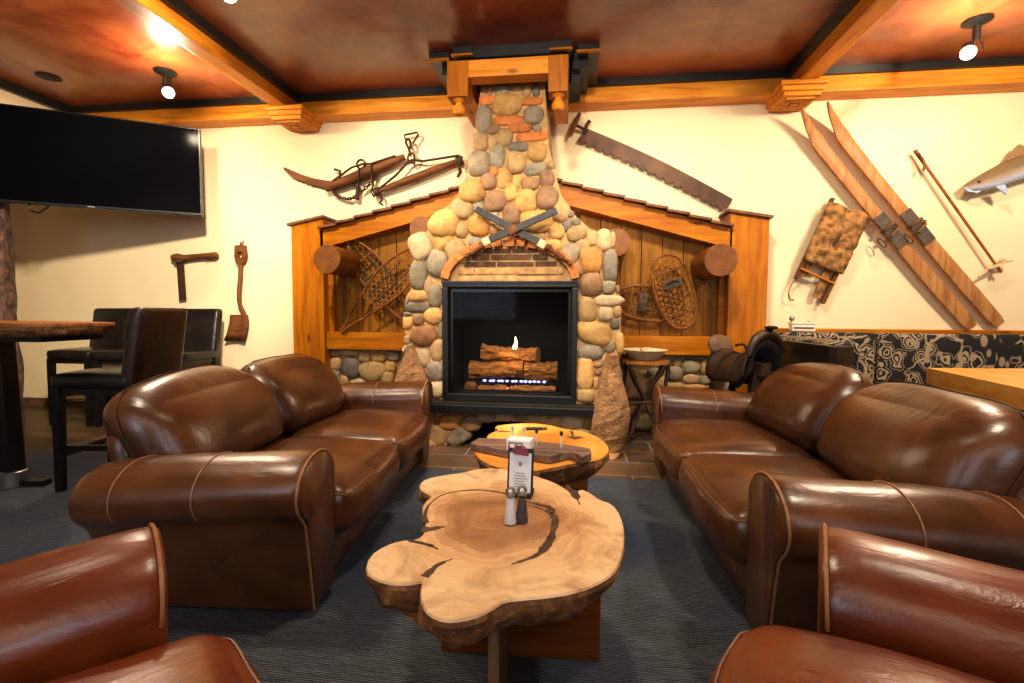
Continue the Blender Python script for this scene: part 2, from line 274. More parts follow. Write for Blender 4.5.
# ------------------------------------------------------------------ mesh helpers
class MB:
    def __init__(s): s.bm = bmesh.new(); s.col = s.bm.verts.layers.float_color.new('Col')
    def box(s, c, d, rot=None, bev=0):
        r = bmesh.ops.create_cube(s.bm, size=1); vs = r['verts']
        bmesh.ops.scale(s.bm, vec=d, verts=vs)
        if bev:
            es = list({e for v in vs for e in v.link_edges})
            rr = bmesh.ops.bevel(s.bm, geom=es, offset=bev, segments=2, affect='EDGES', profile=.6); vs = list({v for f in rr['faces'] for v in f.verts} | {v for v in vs if v.is_valid})
        if rot is not None: bmesh.ops.transform(s.bm, matrix=rot if isinstance(rot, Matrix) else Matrix.Rotation(rot[1], 4, rot[0]), verts=vs)
        bmesh.ops.translate(s.bm, vec=c, verts=vs); return vs
    def ends(s, a, b, w, h, up=(0, 0, 1), bev=0):
        """box from point a to point b, section w (sideways) x h (along up)"""
        a = Vector(a); b = Vector(b); x = (b-a); L = x.length; x.normalize(); y = Vector(up).cross(x).normalized(); z = x.cross(y)
        m = Matrix((x, y, z)).transposed().to_4x4()
        return s.box((a+b)/2, (L, w, h), m, bev)
    def tube(s, pts, r, n=8, closed=False, caps=True):
        pts = [Vector(p) for p in pts]; N = len(pts); rs = r if isinstance(r, (list, tuple)) else [r]*N
        t0 = (pts[1]-pts[0]).normalized(); up = Vector((0, 0, 1)) if abs(t0.z) < .9 else Vector((1, 0, 0))
        nrm = t0.cross(up).normalized(); rings = []; prev = t0
        for i in range(N):
            if closed: t = (pts[(i+1) % N]-pts[i-1])
            else: t = pts[min(i+1, N-1)]-pts[max(i-1, 0)]
            t = t.normalized() if t.length > 1e-9 else prev
            ax = prev.cross(t)
            if ax.length > 1e-6: nrm = Matrix.Rotation(prev.angle(t), 3, ax.normalized()) @ nrm
            prev = t; b = t.cross(nrm).normalized(); nrm = b.cross(t).normalized()
            rings.append([s.bm.verts.new(pts[i]+(nrm*math.cos(2*PI*k/n)+b*math.sin(2*PI*k/n))*rs[i]) for k in range(n)])
        for i in range(N if closed else N-1):
            A, B = rings[i], rings[(i+1) % N]
            for k in range(n):
                s.bm.faces.new((A[k], A[(k+1) % n], B[(k+1) % n], B[k]))
        if caps and not closed: s.bm.faces.new(rings[0][::-1]); s.bm.faces.new(rings[-1])
    def cyl(s, a, b, r, n=20, r2=None): s.tube([a, b], [r, r if r2 is None else r2], n)
    def lathe(s, prof, c=(0, 0, 0), n=24, ax='Z'):
        """prof: list of (r, h)"""
        rings = []
        for r, h in prof:
            ring = []
            for k in range(n):
                a = 2*PI*k/n; p = (r*math.cos(a), r*math.sin(a), h)
                if ax == 'Y': p = (p[0], p[2], p[1])
                ring.append(s.bm.verts.new((c[0]+p[0], c[1]+p[1], c[2]+p[2])))
            rings.append(ring)
        for A, B in zip(rings, rings[1:]):
            for k in range(n): s.bm.faces.new((A[k], A[(k+1) % n], B[(k+1) % n], B[k]))
        s.bm.faces.new(rings[0][::-1]); s.bm.faces.new(rings[-1])
    def prism(s, poly, y0, y1, plane='XZ', holes=()):
        """extrude a 2-D polygon (with optional holes) between y0 and y1 along the remaining axis"""
        loops = [list(poly)]+[list(h) for h in holes]
        def P(p, d): return (p[0], d, p[1]) if plane == 'XZ' else ((p[0], p[1], d) if plane == 'XY' else (d, p[0], p[1]))
        flat = [p for lp in loops for p in lp]
        A = [s.bm.verts.new(P(p, y0)) for p in flat]; B = [s.bm.verts.new(P(p, y1)) for p in flat]
        for tri in tessellate_polygon([[Vector((p[0], p[1], 0)) for p in lp] for lp in loops]):
            try: s.bm.faces.new([A[i] for i in tri]); s.bm.faces.new([B[i] for i in tri][::-1])
            except ValueError: pass
        k = 0
        for lp in loops:
            n = len(lp)
            for i in range(n):
                j = (i+1) % n; s.bm.faces.new((A[k+i], A[k+j], B[k+j], B[k+i]))
            k += n
    def soft(s, f, n=10):
        """closed surface from a map f(u, v, w) of the cube [-1, 1]^3"""
        for v in s.bm.verts: v.tag = True
        r = bmesh.ops.create_cube(s.bm, size=2)
        for v in r['verts']: v.tag = False
        es = list({e for v in r['verts'] for e in v.link_edges})
        bmesh.ops.subdivide_edges(s.bm, edges=es, cuts=n, use_grid_fill=True)
        vs = [v for v in s.bm.verts if not v.tag]
        for v in vs: v.co = f(*v.co)
        return vs
    def blob(s, c, rad, sub=2, p=2.6, jit=.12, rot=0, col=None, seed=0, yscale=1.0):
        r = bmesh.ops.create_icosphere(s.bm, subdivisions=sub, radius=1); vs = r['verts']
        ca, sa = math.cos(rot), math.sin(rot); off = Vector((seed*3.1, seed*1.7, seed*.9))
        for v in vs:
            d = v.co.normalized(); k = (abs(d.x)**p+abs(d.y)**p+abs(d.z)**p)**(-1/p)
            q = d*k*(1+jit*(noise.noise(d*1.4+off))*1.6+jit*.4*noise.noise(d*4+off))
            q = Vector((q.x*rad[0], q.y*rad[1], q.z*rad[2]))
            v.co = Vector((c[0]+q.x*ca-q.z*sa, c[1]+q.y*yscale, c[2]+q.x*sa+q.z*ca))
        if col is not None: s.paint(vs, col)
        return vs
    def paint(s, vs, col):
        for v in vs: v[s.col] = col
    def obj(s, name, mat, parent=None, smooth=True, angle=40, loc=None):
        bmesh.ops.recalc_face_normals(s.bm, faces=s.bm.faces)
        me = bpy.data.meshes.new(name); s.bm.to_mesh(me); s.bm.free()
        me.materials.append(M[mat] if isinstance(mat, str) else mat)
        o = bpy.data.objects.new(name, me); COL.objects.link(o)
        if parent is not None: o.parent = parent
        if loc is not None: o.location = loc
        if smooth:
            for f in me.polygons: f.use_smooth = True
            try: me.set_sharp_from_angle(angle=R(angle))
            except Exception: pass
        return o

def thing(name, label, cat, loc=(0, 0, 0), rotz=0, group=None, kind=None):
    o = bpy.data.objects.new(name, None); COL.objects.link(o); o.empty_display_size = .1
    o.location = loc; o.rotation_euler = (0, 0, rotz); o['label'] = label; o['category'] = cat
    if group: o['group'] = group
    if kind: o['kind'] = kind
    return o
def tag(o, label, cat, group=None):
    o['label'] = label; o['category'] = cat
    if group: o['group'] = group
    return o
def struct(o, label=None):
    o['kind'] = 'structure'
    if label: o['label'] = label
    return o
def copy_tree(o, parent=None):
    c = o.copy(); COL.objects.link(c); c.parent = parent
    for ch in list(o.children): copy_tree(ch, c)
    return c
def smooth_path(pts, it=2, closed=False):
    for _ in range(it):
        out = []; n = len(pts)
        for i in range(n if closed else n-1):
            a = Vector(pts[i]); b = Vector(pts[(i+1) % n]); out += [a*.75+b*.25, a*.25+b*.75]
        pts = out if closed else [Vector(pts[0])]+out+[Vector(pts[-1])]
    return pts
def arc(cx, cy, r, a0, a1, n): return [(cx+r*math.cos(R(a0+(a1-a0)*i/n)), cy+r*math.sin(R(a0+(a1-a0)*i/n))) for i in range(n+1)]
def sg(x, p): return math.copysign(abs(x)**p, x)
STONES_F="""-0.689,2.77,0.026,0.037,0,t;-0.592,2.766,0.066,0.049,0,g;-0.479,2.78,0.039,0.031,0,t;-0.399,2.755,0.038,0.05,0,t;-0.331,2.751,0.03,0.05,0,d;-0.7,2.694,0.068,0.036,0,b;-0.549,2.654,0.113,0.091,0,y;-0.359,2.672,0.078,0.03,0,b;-0.451,2.711,0.023,0.032,0,t;-0.731,2.557,0.066,0.098,0,g;-0.541,2.536,0.116,0.036,0,b;-0.35,2.569,0.075,0.069,0,g;-0.659,2.477,0.055,0.04,0,p;-0.45,2.478,0.087,0.034,0,b;-0.319,2.47,0.04,0.028,0,g;-0.753,2.385,0.059,0.071,0,t;-0.664,2.377,0.037,0.061,0,t;-0.567,2.41,0.06,0.07,0,t;-0.358,2.409,0.118,0.035,4,b;-0.461,2.34,0.084,0.038,0,d;-0.317,2.295,0.074,0.075,0,y;-0.767,2.223,0.083,0.093,0,g;-0.623,2.272,0.064,0.089,0,g;-0.478,2.218,0.074,0.086,0,t;-0.331,2.169,0.088,0.048,10,g;-0.649,2.166,0.031,0.037,0,b;-0.689,2.086,0.064,0.071,0,p;-0.565,2.103,0.056,0.078,0,y;-0.473,2.08,0.036,0.061,0,y;-0.37,2.062,0.072,0.051,0,p;-0.241,2.094,0.056,0.072,0,p;-0.82,2.008,0.099,0.09,0,y;-0.638,1.935,0.095,0.083,0,p;-0.565,2.057,0.055,0.035,0,y;-0.516,1.994,0.053,0.067,0,y;-0.902,1.875,0.089,0.071,-20,t;-0.772,1.897,0.047,0.052,0,g;-1.044,1.761,0.126,0.107,25,y;-0.907,1.716,0.056,0.064,0,t;-0.762,1.752,0.091,0.085,0,o;-1.046,1.625,0.081,0.069,20,y;-1.233,1.586,0.097,0.114,20,w;-0.942,1.546,0.088,0.107,25,t;-0.793,1.624,0.061,0.04,0,g;-1.255,1.381,0.073,0.132,-8,g;-1.102,1.459,0.084,0.106,0,g;-1.066,1.396,0.062,0.052,20,p;-1.182,1.284,0.044,0.07,0,t;-1.116,1.201,0.058,0.091,0,g;-1.261,1.201,0.086,0.048,0,y;-1.261,1.105,0.105,0.039,0,d;-1.135,1.044,0.077,0.066,0,y;-1.261,1.01,0.05,0.05,0,p;-1.346,0.983,0.043,0.055,0,y;-0.511,1.832,0.066,0.084,0,p;-0.671,1.73,0.052,0.054,0,t;-1.348,1.054,0.036,0.019,0,g;-0.4,1.926,0.08,0.087,0,y;-0.238,1.947,0.086,0.095,0,p;-0.317,1.772,0.116,0.085,0,y;-0.133,1.841,0.069,0.075,0,t;-0.062,1.824,0.03,0.028,0,d;-0.086,1.741,0.039,0.052,0,d;-0.014,1.76,0.033,0.031,0,d;-0.165,1.693,0.066,0.061,0,y;-0.011,1.676,0.078,0.059,25,t;0.032,1.581,0.06,0.056,0,t;0.107,1.638,0.042,0.056,0,t;0.192,1.618,0.055,0.086,0,w;0.259,1.624,0.024,0.06,0,t;0.101,1.471,0.084,0.104,0,o;0.245,1.433,0.058,0.124,0,g;-0.186,1.588,0.063,0.052,0,y;-0.066,1.516,0.073,0.099,-25,g;0.029,1.399,0.058,0.048,0,p;0.101,1.296,0.087,0.096,0,p;0.239,1.27,0.051,0.052,0,g;0.235,1.169,0.111,0.042,0,w;0.073,1.095,0.072,0.11,0,t;0.215,1.065,0.059,0.056,0,w;0.305,1.084,0.031,0.046,0,t;0.288,0.992,0.037,0.046,0,d;0.304,1.251,0.017,0.033,0,p;-1.211,0.884,0.111,0.085,8,r;-1.075,0.932,0.025,0.07,0,g;-1.104,0.771,0.058,0.09,0,t;-1.227,0.707,0.059,0.082,0,w;-1.119,0.599,0.073,0.078,0,g;-1.111,0.449,0.07,0.07,0,w;-1.354,0.844,0.031,0.035,0,t;-1.046,0.282,0.069,0.022,0,p;-0.884,0.265,0.103,0.027,0,p;-1.013,0.191,0.089,0.064,0,o;-1.112,0.076,0.071,0.088,0,t;-0.931,0.074,0.106,0.065,30,g;-0.834,0.184,0.081,0.069,20,p;-1.15,0.225,0.041,0.058,0,t;-1.265,0.427,0.078,0.049,0,t;-1.261,0.315,0.064,0.063,0,g;-0.712,0.247,0.077,0.053,0,g;-0.556,0.255,0.074,0.043,0,t;-0.422,0.253,0.056,0.037,0,g;-0.286,0.25,0.081,0.04,0,t;-0.159,0.243,0.045,0.029,0,t;-0.028,0.228,0.085,0.059,0,w;0.103,0.246,0.036,0.057,0,t;0.134,0.921,0.128,0.087,-8,y;0.108,0.774,0.099,0.066,10,g;0.244,0.821,0.05,0.055,0,g;0.326,0.845,0.036,0.084,0,y;0.072,0.61,0.069,0.134,0,y;0.077,0.435,0.07,0.059,0,t;0.168,0.674,0.032,0.023,0,t;0.165,0.618,0.026,0.027,0,p;0.153,0.537,0.026,0.049,0,t;-1.282,0.55,0.077,0.077,-8,g;0.062,0.106,0.096,0.077,-12,w;0.194,0.214,0.064,0.08,-3,y;0.206,0.418,0.064,0.08,-11,t;0.254,0.622,0.057,0.057,-13,t;-1.33,0.67,0.046,0.046,-3,p;-1.33,0.766,0.046,0.046,14,g;-0.574,1.702,0.046,0.046,10,t;-0.478,1.702,0.046,0.046,-8,p;-0.646,1.822,0.034,0.034,2,g;-0.274,1.654,0.034,0.034,-7,t;-0.214,2.194,0.034,0.034,11,t;0.194,0.07,0.034,0.034,-7,t;0.218,0.538,0.034,0.034,15,t;0.23,0.718,0.038,0.038,11,w"""
STONES_WL="""-2.32,0.662,0.06,0.026,0,t;-2.19,0.668,0.085,0.03,0,t;-2.037,0.634,0.059,0.05,0,t;-1.892,0.634,0.077,0.047,0,y;-1.746,0.644,0.062,0.045,0,g;-2.328,0.561,0.06,0.069,0,t;-2.169,0.526,0.093,0.107,0,d;-1.946,0.491,0.13,0.095,0,t;-1.772,0.542,0.05,0.051,0,y;-2.339,0.426,0.052,0.098,0,g;-2.242,0.393,0.052,0.061,0,t;-2.08,0.378,0.1,0.043,0,w;-1.799,0.435,0.061,0.058,0,t;-1.914,0.351,0.067,0.04,0,g;-2.212,0.08,0.103,0.055,0,t;-2.03,0.08,0.07,0.055,0,y;-1.853,0.08,0.098,0.055,0,y;-1.669,0.08,0.076,0.055,0,g;-1.495,0.08,0.09,0.055,0,g;-1.291,0.08,0.104,0.055,0,p;-2.218,0.2,0.097,0.055,0,y;-2.024,0.2,0.087,0.055,0,p;-1.842,0.2,0.086,0.055,0,t;-1.647,0.2,0.1,0.055,0,y;-1.454,0.2,0.084,0.055,0,y;-1.259,0.2,0.101,0.055,0,p;-2.214,0.31,0.1,0.055,0,g;-2.016,0.31,0.088,0.055,0,g;-1.845,0.31,0.075,0.055,0,g;-1.682,0.31,0.079,0.055,0,g;-1.509,0.31,0.086,0.055,0,y;-1.309,0.31,0.104,0.055,0,g"""
STONES_WR="""0.896,0.637,0.039,0.04,0,t;1.014,0.602,0.078,0.065,0,g;1.156,0.6,0.06,0.07,0,t;0.877,0.539,0.073,0.067,0,g;1.021,0.489,0.069,0.043,0,t;1.141,0.492,0.051,0.047,0,g;1.068,0.422,0.114,0.025,0,y;0.88,0.422,0.073,0.039,0,t;0.73,0.461,0.066,0.048,0,t;0.703,0.547,0.066,0.037,0,g;1.238,0.673,0.048,0.023,0,w;1.117,0.681,0.056,0.013,0,t;0.609,0.094,0.105,0.074,0,w;0.712,0.344,0.062,0.052,0,p;0.644,0.223,0.083,0.051,0,t;0.78,0.113,0.05,0.078,0,g;0.903,0.152,0.074,0.095,0,t;0.858,0.309,0.066,0.055,0,g;1.047,0.294,0.074,0.076,0,t;1.072,0.123,0.086,0.077,0,y;1.18,0.323,0.052,0.068,0,p;1.234,0.146,0.069,0.094,0,t;1.265,0.444,0.036,0.068,0,t;1.275,0.309,0.038,0.059,0,g;1.253,0.575,0.044,0.055,0,y"""
OUTLINE=[(-1.191, 0), (-1.215, 0.199), (-1.298, 0.36), (-1.372, 0.562), (-1.379, 0.805), (-1.386, 1.023), (-1.352, 1.167), (-1.317, 1.47), (-1.283, 1.643), (-1.16, 1.751), (-1.127, 1.844), (-0.974, 1.949), (-0.902, 2.101), (-0.839, 2.327), (-0.8, 2.627), (-0.769, 2.82), (-0.256, 2.831), (-0.238, 2.602), (-0.22, 2.343), (-0.173, 2.156), (-0.117, 1.967), (-0.017, 1.816), (0.104, 1.709), (0.24, 1.655), (0.295, 1.475), (0.298, 1.287), (0.338, 1.174), (0.341, 1.022), (0.352, 0.832), (0.31, 0.701), (0.292, 0.408), (0.239, 0.039)]
def part_w(mb, name, mat, parent, **kw):
    """a part modelled in room coordinates under an Empty that stands unrotated at the thing's base"""
    o = mb.obj(name, mat, parent, **kw); o.location = -parent.location; return o

WALL = 4.70; CEIL = 3.10
# ------------------------------------------------------------------ the setting
def setting():
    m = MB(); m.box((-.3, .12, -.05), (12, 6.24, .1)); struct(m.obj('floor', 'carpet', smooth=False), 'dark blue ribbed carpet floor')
    m = MB(); m.box((.85, 4.0, -.05), (9.7, 1.52, .1)); struct(m.obj('floor_tile', 'tile', smooth=False), 'brown slate tile floor before the hearth')
    m = MB(); m.box((-5.15, 4.0, -.05), (2.3, 1.52, .1)); struct(m.obj('floor_board', 'plankfloor', smooth=False), 'worn brown floor under the bar stools')
    m = MB(); m.box((-.3, WALL+.05, 1.6), (12, .1, 3.4)); struct(m.obj('wall_back', 'wall', smooth=False))
    m = MB(); m.box((-6.25, .8, 1.6), (.1, 7.8, 3.4)); struct(m.obj('wall_left', 'wall', smooth=False))
    m = MB(); m.box((5.65, .8, 1.6), (.1, 7.8, 3.4)); struct(m.obj('wall_right', 'wall', smooth=False))
    m = MB(); m.box((-.3, .8, CEIL+.05), (12, 7.8, .1)); struct(m.obj('ceiling', 'ceil', smooth=False))
    m = MB(); m.box((-5.65, 2.9, 2.86), (1.1, 3.5, .46)); struct(m.obj('trim_1', 'wall', smooth=False), 'plaster bulkhead above the television')
    m = MB(); m.box((-5.08, 2.9, CEIL-.04), (.06, 3.5, .08)); struct(m.obj('trim_2', 'black_trim', smooth=False), 'black ceiling moulding along the bulkhead')
    m = MB(); m.box((-4.35, WALL-.012, .05), (3.4, .025, .10)); struct(m.obj('baseboard_back', 'ledgedark', smooth=False))
    m = MB(); m.box((3.6, WALL-.02, .925), (4.0, .05, .05), bev=.008); struct(m.obj('trim_3', 'railX', smooth=False), 'amber timber chair rail above the booth')
    # timber beams against the ceiling
    m = MB(); m.box((-.3, 4.605, 2.975), (12, .19, .13), bev=.008); wb = m.obj('ceiling_beam', 'beamX', smooth=False); struct(wb, 'long honey timber beam along the top of the back wall')
    m = MB(); m.box((-.3, 4.60, 3.07), (12, .23, .06)); struct(m.obj('moulding', 'black_trim', wb, smooth=False))
    for x0, x1, sx, lab in ((-2.785, -2.645, 1, 'honey timber ceiling beam left of the chimney'), (1.725, 1.865, -1, 'honey timber ceiling beam right of the chimney')):
        m = MB(); m.box(((x0+x1)/2, .8, 3.005), (x1-x0, 7.5, .15), bev=.008); b = m.obj('ceiling_beam', 'beamY', smooth=False); struct(b, lab)
        m = MB(); xs = x1+.02 if sx > 0 else x0-.02
        m.box((xs, .8, 3.065), (.05, 7.5, .07)); m.obj('moulding', 'black_trim', b, smooth=False)
        # carved corbel below the crossing
        xc = x1-.02 if sx > 0 else x0+.04
        m = MB(); w = .16
        for z0, z1, k in ((2.90, 2.935, 1.12), (2.86, 2.90, 1.0), (2.825, 2.86, .9)): m.box((xc, 4.51, (z0+z1)/2), (2*w*k, .36*k, z1-z0), bev=.006)
        for q in (.74, .56, .38):  # concentric carved frames on the underside
            for dx, dy, lx, ly in ((0, 1, 2, .12), (0, -1, 2, .12), (1, 0, .12, 2), (-1, 0, .12, 2)):
                m.box((xc+dx*w*q*.9, 4.51+dy*.17*q*.9, 2.82), (w*q*.92*lx if lx == 2 else .018, .17*q*.92*ly if ly == 2 else .018, .014))
        m.box((xc, 4.51, 2.818), (.05, .055, .02), (Vector((0, 0, 1)), R(45)))
        m.obj('corbel', 'beamX', b, smooth=False)
    # ceiling speaker
    m = MB(); m.lathe([(.085, 0), (.09, -.006), (.07, -.012), (.0, -.012)], (-4.6, 3.9, CEIL), 24); o = m.obj('ceiling_speaker', 'vent'); tag(o, 'small round dark speaker set in the ceiling above the television', 'speaker')
    m = MB(); m.box((-2.715, WALL-.006, 1.455), (.075, .012, .12), bev=.003); o = m.obj('wall_switch', 'switch', None); tag(o, 'cream blank switch plate on the wall beside the left timber post', 'switch')
setting()

COLS = {'t': (180, 148, 104), 'g': (148, 136, 116), 'y': (198, 158, 94), 'p': (154, 118, 88), 'b': (204, 124, 64), 'd': (116, 106, 92), 'w': (194, 172, 134), 'o': (198, 142, 78), 'r': (150, 104, 68)}
def stones(txt, y, depth=.5, maxd=.085, jit=.10, proud=.0):
    m = MB(); k = 0
    for s in txt.split(';'):
        x, z, rx, rz, rot, c = s.split(','); x, z, rx, rz, rot = map(float, (x, z, rx, rz, rot)); k += 1
        rnd = random.Random(k); base = S(COLS[c]); f = rnd.uniform(.82, 1.14); col = (base[0]*f, base[1]*f*rnd.uniform(.96, 1.03), base[2]*f*rnd.uniform(.92, 1.06), 1)
        ry = min(maxd, max(.03, min(rx, rz)*.75))
        p = 5 if c == 'b' else rnd.uniform(2.3, 3.1)
        m.blob((x, y-proud, z), (rx*1.05, ry, rz*1.05), 3, p, jit*(.4 if c == 'b' else 1), R(rot), col, k)
    return m

def fireplace():
    fp = thing('fireplace', 'river stone fireplace with tapering chimney and black framed gas insert', 'fireplace', (-.52, 3.85, 0))
    # mortar core
    arch = [(-1.02, 0)]+[(-.5+.52*math.cos(R(a)), .215*math.sin(R(a))) for a in range(175, 4, -10)]+[(.02, 0)]
    cx = sum(p[0] for p in OUTLINE)/len(OUTLINE)
    ol = []
    for x, z in OUTLINE:
        ol.append((x+(.02 if x < cx else -.012), z))
    ol[-1] = (.20, 0); ol[0] = (-1.19, 0)
    poly = ol+arch[::-1]
    ins = [(-1.045, .37), (0.0, .37), (0.0, 1.305), (-1.045, 1.305)]
    m = MB(); m.prism(poly, 3.852, 4.68, holes=(ins,)); part_w(m, 'chimney_core', 'mortar', fp, smooth=False)
    # the front stones
    m = stones(STONES_F, 3.865, proud=0)
    # a few stones down the flanks
    rnd = random.Random(3)
    for sx, xs in ((1, .30), (-1, -1.36)):
        for k in range(26):
            z = .08+.045*k; y = 3.98+(k % 3)*.2+rnd.uniform(-.03, .03)
            c = S(COLS[rnd.choice('tgypw')]); m.blob((xs+(.0 if z > .4 else -sx*.09), y, z), (.05, .095, .06), 2, 2.5, .12, 0, c, k+200)
    part_w(m, 'stone_facing', 'stone', fp)
    # hearth shelf
    m = MB(); m.box((-.51, 3.82, .33), (1.37, .24, .062), bev=.008); sh = part_w(m, 'hearth_shelf', 'blackmetal', fp, smooth=False)
    m = MB(); m.box((-.51, 3.82, .366), (1.37, .22, .012)); m.obj('shelf_tile', 'shelf', sh, smooth=False)
    # wood recess behind the arch
    m = MB(); m.box((-.5, 4.35, .11), (1.02, .04, .215)); part_w(m, 'recess_lining', 'soot', fp, smooth=False)
    # brick arch and ledge stone infill
    m = MB(); n = 17
    for i in range(n):
        a = R(172-164*i/(n-1)); ex, ez = .505, .29
        px, pz = -.523+ex*math.cos(a), 1.325+ez*math.sin(a); ang = math.atan2(ex*math.sin(a)*1.0, ez*math.cos(a)*1.0)
        nx, nz = math.cos(a)/ex, math.sin(a)/ez; ang = math.atan2(nz, nx)
        big = 1.35 if i in (8,) else 1
        m.box((px+(.012 if big > 1 else 0), 3.845-.02*(big-1), pz+.02*(big-1)), (.066*big, .10, .064), Matrix.Rotation(-ang, 4, 'Y'), bev=.006)
    part_w(m, 'brick_arch', 'brick', fp, angle=30)
    for name, rows, mat in (('ledge_stones', ((1.338, .05, .43), (1.392, .055, .42)), 'ledge'), ('dark_ledge_stones', ((1.447, .05, .37), (1.50, .05, .30), (1.55, .04, .22)), 'ledgedark')):
        m = MB(); rnd = random.Random(5)
        for z, h, hw in rows:
            x = -.523-hw
            while x < -.523+hw-.04:
                w = rnd.uniform(.14, .34); w = min(w, -.523+hw-x); m.box((x+w/2, 3.868+rnd.uniform(-.008, .008), z), (w-.008, .05, h-.006), bev=.008); x += w
        part_w(m, name, mat, fp, angle=30)
    # gas insert
    m = MB(); x0, x1, z0, z1 = -1.05, .005, .372, 1.31
    for c, d in (((-.5225, 3.85, z1-.0225), (x1-x0, .10, .045)), ((-.5225, 3.85, z0+.03), (x1-x0, .10, .06)), ((x0+.0225, 3.85, .84), (.045, .10, .85)), ((x1-.0225, 3.85, .84), (.045, .10, .85))): m.box(c, d, bev=.008)
    ins_ = part_w(m, 'insert_frame', 'blackmetal', fp, smooth=False)
    m = MB()
    for c, d in (((-.5225, 3.805, z1-.004), (x1-x0+.01, .03, .016)), ((-.5225, 3.875, z1-.065), (.95, .02, .02)), ((-.5225, 3.875, z0+.075), (.95, .02, .02)), ((x0+.06, 3.875, .84), (.02, .02, .80)), ((x1-.06, 3.875, .84), (.02, .02, .80))): m.box(c, d)
    m.obj('inner_trim', 'tvcase', ins_, smooth=False)
    m = MB(); m.box((-.5225, 3.872, .85), (.96, .004, .82)); g = m.obj('glass_pane', 'glass', ins_, smooth=False)
    m = MB()
    for c, d in (((-.5225, 4.44, .84), (1.0, .02, .92)), ((-.5225, 4.16, .385), (1.0, .56, .02)), ((-.5225, 4.16, 1.30), (1.0, .56, .02)), ((-1.03, 4.16, .84), (.02, .56, .92)), ((-.015, 4.16, .84), (.02, .56, .92))): m.box(c, d)
    part_w(m, 'firebox', 'soot', fp, smooth=False)
    m = MB(); m.box((-.5225, 3.96, .402), (.9, .13, .014)); 
    part_w(m, 'firebox_floor', 'ledgedark', fp, smooth=False)
    # burner, flame, embers
    m = MB(); m.box((-.50, 4.05, .495), (.66, .06, .03)); part_w(m, 'burner_tray', 'tvcase', fp, smooth=False)
    m = MB(); rnd = random.Random(8)
    for k in range(14): m.blob((-.74+.037*k+rnd.uniform(-.008, .008), 4.0, .512), (.017, .012, .011), 1, 2, .2, 0, None, k)
    part_w(m, 'blue_flame', 'bluefire', fp)
    m = MB()
    for k in range(9): m.blob((-.66+.035*k, 3.99, .462+rnd.uniform(-.012, .01)), (.014, .012, .010), 1, 2, .3, 0, None, k)
    part_w(m, 'embers', 'ember', fp)
    m = MB(); m.tube([(-.508, 4.08, .715), (-.512, 4.08, .77), (-.495, 4.08, .82), (-.502, 4.08, .872)], [.014, .019, .013, .002], 8); part_w(m, 'flame', 'flame', fp)
    # standing stones built into the foot
    def standing(name, rows, yc, dep, seed, lab):
        """angular rock lofted through rows (z, left x, right x)"""
        rnd = random.Random(seed); m = MB(); rings = []; zs = []
        for (z0, l0, r0), (z1, l1, r1) in zip(rows, rows[1:]):
            for q in range(4): f = q/4; zs.append((z0+(z1-z0)*f, l0+(l1-l0)*f, r0+(r1-r0)*f))
        zs.append(rows[-1]); n = 16; H = rows[-1][0]
        for z, l, r in zs:
            cx, hw = (l+r)/2, (r-l)/2; fr = math.sin(PI*min(1, .25+.75*(1-z/H)+.12))**.5 if z > .02 else .9; ring = []
            for k in range(n):
                a = 2*PI*k/n; d = Vector((math.cos(a)*hw, math.sin(a)*dep*(.55+.45*fr), 0))
                p = Vector((cx, yc, z))+d; v = noise.cell_vector(p*9+Vector((seed, 0, 0)))
                g = 1+.16*noise.noise(p*7+Vector((seed, 0, 0)))+.10*noise.noise(p*19+Vector((seed, 2, 0)))+(.22*abs(noise.noise(Vector((a*1.1, z*3, seed)))) if math.sin(a) < 0 else 0)
                ring.append(m.bm.verts.new((cx+d.x*(1+(g-1)*.45), yc+d.y*g, max(.001, z+.012*noise.noise(p*11)))))
            rings.append(ring)
        for a, b in zip(rings, rings[1:]):
            for k in range(n):
                m.bm.faces.new((a[k], a[(k+1) % n], b[(k+1) % n])); m.bm.faces.new((a[k], b[(k+1) % n], b[k]))
        m.bm.faces.new(rings[0]); m.bm.faces.new(rings[-1])
        o = part_w(m, name, 'boulder', fp, smooth=False); o['label'] = lab; dm = o.modifiers.new('facets', 'DECIMATE'); dm.ratio = .55
    standing('standing_stone', [(.0, .19, .33), (.08, .14, .36), (.19, .115, .395), (.34, .125, .40), (.45, .15, .378), (.51, .162, .362), (.64, .19, .33), (.72, .205, .318), (.772, .225, .30)], 3.75, .15, 3, 'tall reddish standing stone at the right foot')
    standing('standing_stone', [(.0, -1.50, -1.10), (.2, -1.49, -1.11), (.40, -1.47, -1.14), (.50, -1.455, -1.17), (.60, -1.43, -1.20), (.70, -1.385, -1.235), (.77, -1.35, -1.275), (.81, -1.33, -1.30)], 3.86, .11, 9, 'triangular brown standing stone at the left foot')
    # logs: each lies loose in the firebox
    def log(pts, r, lab, seed, y=4.06, knot=None):
        m = MB(); a, b = Vector((pts[0][0], y, pts[0][1])), Vector((pts[1][0], y+pts[2], pts[1][1])); n = 30; path = [a+(b-a)*i/n for i in range(n+1)]
        m.tube(path, [r*(1+.14*noise.noise(Vector((i*.25, seed, 0)))) for i in range(n+1)], 26)
        for v in m.bm.verts: v.co += Vector((0, 1, 1))*((noise.noise(Vector((v.co.x*9, v.co.y*38, v.co.z*38)))*.016+noise.noise(Vector((v.co.x*40, v.co.y*60, v.co.z*60)))*.006))
        if knot: m.tube([Vector((knot[0], y-.02, knot[1])), Vector((knot[2], y-.05, knot[3]))], [knot[4], knot[4]*.8], 12)
        o = m.obj('fire_log', 'firelog', None, loc=(0, 0, 0)); tag(o, lab, 'log', 'gas logs in the firebox')
    log([(-.79, .735), (-.44, .712), .05], .064, 'upper left orange log with an upturned branch stub beside the flame', 1, knot=(-.64, .725, -.775, .80, .03))
